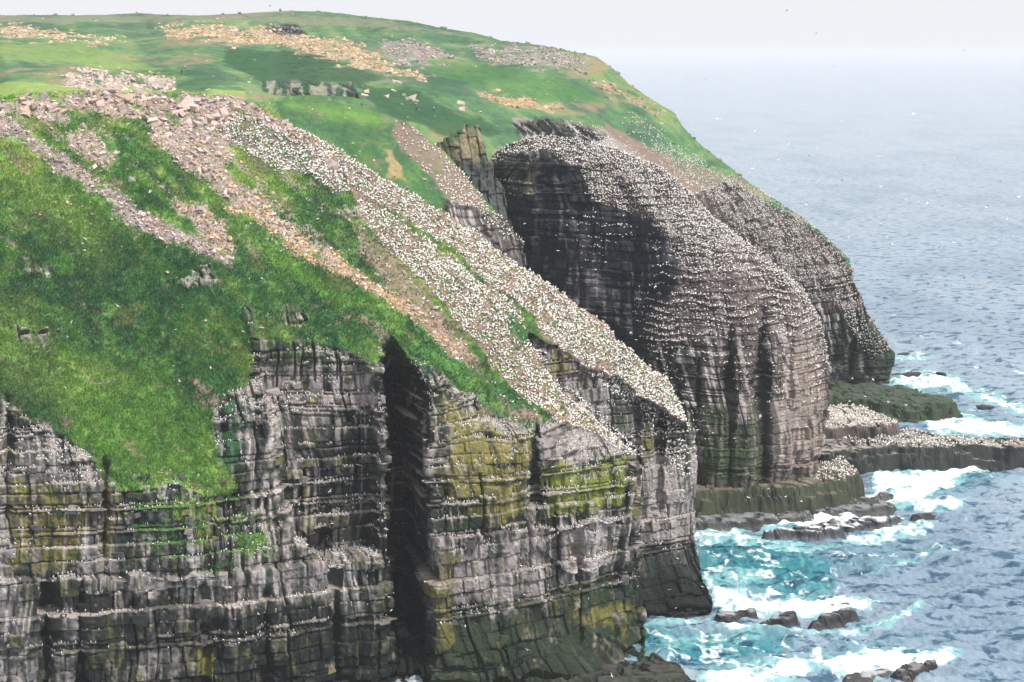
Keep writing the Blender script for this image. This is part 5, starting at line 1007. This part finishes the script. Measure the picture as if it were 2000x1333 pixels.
for kind, name, label, group, y0, y1, pts in WING:
    for q, (px, py) in enumerate(sorted(pts)):
        label = '%s of the %s' % (ORD[q] if q == 0 else ORD[q] + ' from left', PHR[group])
        Yb = r7.uniform(y0, y1); o = obj(name, FLY[kind][int(r7.integers(len(FLY[kind])))]); o.location = world(px, py, Yb)
        o.rotation_euler = (r7.normal(0, 0.5), r7.normal(0, 0.2), r7.uniform(0, 6.28)); tag(o, label, 'seabird', group)
        if 'open sea' in group: o.scale = (1.1,) * 3
o = obj('flying_murre', FLY['murre'][1]); o.location = world(527, 12, 300.0); o.rotation_euler = (0.2, 0, 0.4); o.scale = (1.3,) * 3; tag(o, 'lone black bird high above the left skyline', 'seabird')
o = obj('flying_murre', FLY['murre'][0]); o.location = world(1077, 214, 360.0); o.rotation_euler = (0.5, 0, 2.4); o.scale = (1.4,) * 3; tag(o, 'lone black bird beside the orange patch on the hill', 'seabird')

# ------------------------------------------------------------------ hikers on the ridge
def person(px, py, Yp, coat, legs, skin, label, face, backpack=None, hgt=1.72, mid=0.0):
    J = {'pel': (0, 0, .95, .13), 'wai': (0, 0, 1.12, .12), 'che': (0, 0, 1.32, .15), 'nck': (0, 0, 1.47, .06), 'hd0': (0, .02, 1.57, .085), 'hd1': (0, .02, 1.68, .085),
         'lh': (.09, 0, .88, .095), 'lk': (.11, .05 + mid, .5, .07), 'la': (.11, -.02 + mid, .08, .05), 'lt': (.12, .13 + mid, .04, .04), 'rh': (-.09, 0, .88, .095), 'rk': (-.11, .02 - mid, .5, .07), 'ra': (-.11, -.05 - mid, .08, .05), 'rt': (-.12, .10 - mid, .04, .04),
         'ls': (.19, 0, 1.38, .065), 'le': (.25, -.04, 1.12, .05), 'lw': (.22, .08, .9, .04), 'lf': (.21, .12, .82, .035), 'rs': (-.19, 0, 1.38, .065), 're': (-.25, -.02, 1.12, .05), 'rw': (-.22, .10, .92, .04), 'rf': (-.2, .15, .85, .035)}
    E = [('pel', 'wai'), ('wai', 'che'), ('che', 'nck'), ('nck', 'hd0'), ('hd0', 'hd1'), ('pel', 'lh'), ('lh', 'lk'), ('lk', 'la'), ('la', 'lt'), ('pel', 'rh'), ('rh', 'rk'), ('rk', 'ra'), ('ra', 'rt'), ('che', 'ls'), ('ls', 'le'), ('le', 'lw'), ('lw', 'lf'), ('che', 'rs'), ('rs', 're'), ('re', 'rw'), ('rw', 'rf')]
    ks = list(J); me = bpy.data.meshes.new('person'); me.from_pydata([J[k][:3] for k in ks], [(ks.index(a), ks.index(b)) for a, b in E], [])
    t = bpy.data.objects.new('person_tmp', me); COL.objects.link(t)
    t.modifiers.new('skin', 'SKIN'); t.modifiers.new('sub', 'SUBSURF').levels = 1
    for k, v in zip(ks, me.skin_vertices[0].data): v.radius = (J[k][3], J[k][3]); v.use_root = (k == 'pel')
    dg = bpy.context.evaluated_depsgraph_get(); m2 = bpy.data.meshes.new_from_object(t.evaluated_get(dg)); bpy.data.objects.remove(t)
    n = len(m2.vertices); co = np.zeros(n * 3, np.float32); m2.vertices.foreach_get('co', co); co = co.reshape(-1, 3)
    c = np.ones((n, 4), np.float32); zc = co[:, 2]
    c[:, :3] = np.where((zc < 0.93)[:, None] & (np.abs(co[:, 0]) < 0.2)[:, None], legs, coat); c[:, :3] = np.where((zc < 0.1)[:, None], DARKB, c[:, :3]); c[:, :3] = np.where(((zc > 1.46) | ((zc < 0.9) & (np.abs(co[:, 0]) > 0.185)))[:, None], skin, c[:, :3])
    c[:, :3] = np.where(((zc > 1.62) | ((zc > 1.5) & (co[:, 1] < -0.02)))[:, None], np.array([.06, .04, .03]), c[:, :3])
    a = m2.color_attributes.new('Col', 'FLOAT_COLOR', 'POINT'); a.data.foreach_set('color', c.ravel()); m2.materials.clear(); m2.materials.append(M_cloth); m2.polygons.foreach_set('use_smooth', np.ones(len(m2.polygons), bool)); m2.name = 'person'
    o = obj('person', m2); o.location = world(px, py, Yp); o.rotation_euler = (0, 0, face); s = hgt / 1.74; o.scale = (s, s, s)
    tag(o, label, 'person', 'hikers on the grass')
    if backpack is not None:
        V, Fs = BLK[0]; b = obj('backpack', mesh_from('backpack', (V - np.array([0, 0, 0.5])) * np.array([.34, .2, .5]), Fs, np.broadcast_to(backpack, V.shape), M_cloth), o); b.location = (0, -0.2, 1.25)
    return o
def spur_depth(px, py, P, X, Y): d = (X - px) ** 2 + (Y - py) ** 2; i = np.unravel_index(d.argmin(), d.shape); return P[i][1]
SKIN = np.array([.55, .36, .27])
def ground_hit(px, py):                      # nearest land surface under a pixel of the photograph's camera
    best = 1e9
    for P, X, Y in ((S1, sx, sy), (F1, fx_, fy_)):
        qx, qy = pix(P); d = (qx - px) ** 2 + (qy - py) ** 2; i = np.unravel_index(d.argmin(), d.shape)
        if d[i] < 30: best = min(best, P[i][1])
    return best
for a in ((813, 217, pc(150, 40, 60), pc(60, 50, 60), 'person in a red jacket standing close beside one in blue', 0.4, None, 1.72, 0.0),
          (818.5, 217, pc(60, 150, 205), pc(170, 160, 150), 'person in a light blue jacket standing beside one in red', -0.3, pc(50, 120, 180), 1.74, 0.0),
          (847, 218, pc(48, 52, 56), pc(40, 42, 48), 'person in dark clothes with a white pack on the ridge', 0.2, pc(220, 220, 215), 1.8, 0.08),
          (871, 221, pc(120, 130, 140), pc(90, 96, 100), 'person in grey near the tan pinnacle', 0.9, None, 1.3, 0.05),
          (355, 145, pc(26, 28, 30), pc(30, 32, 34), 'lone person in black on the left hillside', 1.2, None, 1.8, 0.1)):
    person(a[0], a[1] + 0.5, ground_hit(a[0], a[1]), a[2], a[3], SKIN, a[4], a[5], a[6], a[7], a[8])

# ------------------------------------------------------------------ sea haze
def haze_box():
    x0, x1, y0, y1, z0, z1 = -16000, 26000, -1500, 42000, -6.0, 153.0
    V = [(x, y, z) for z in (z0, z1) for y in (y0, y1) for x in (x0, x1)]
    Fs = [(0, 2, 3, 1), (4, 5, 7, 6), (0, 1, 5, 4), (2, 6, 7, 3), (0, 4, 6, 2), (1, 3, 7, 5)]
    me = mesh_from('haze', V, Fs)
    m = bpy.data.materials.new('haze_air'); m.use_nodes = True; n = m.node_tree; n.nodes.clear()
    o = node(n, 'ShaderNodeOutputMaterial'); v = node(n, 'ShaderNodeVolumePrincipled')
    v.inputs['Color'].default_value = (0.82, 0.85, 0.90, 1); v.inputs['Density'].default_value = HAZE; v.inputs['Anisotropy'].default_value = 0.0
    n.links.new(v.outputs[0], o.inputs['Volume']); me.materials.append(m)
    return tag(obj('haze', me), 'pale sea haze filling the air over the coast', None, None, 'stuff')
HAZE = 0.00007
haze_box()
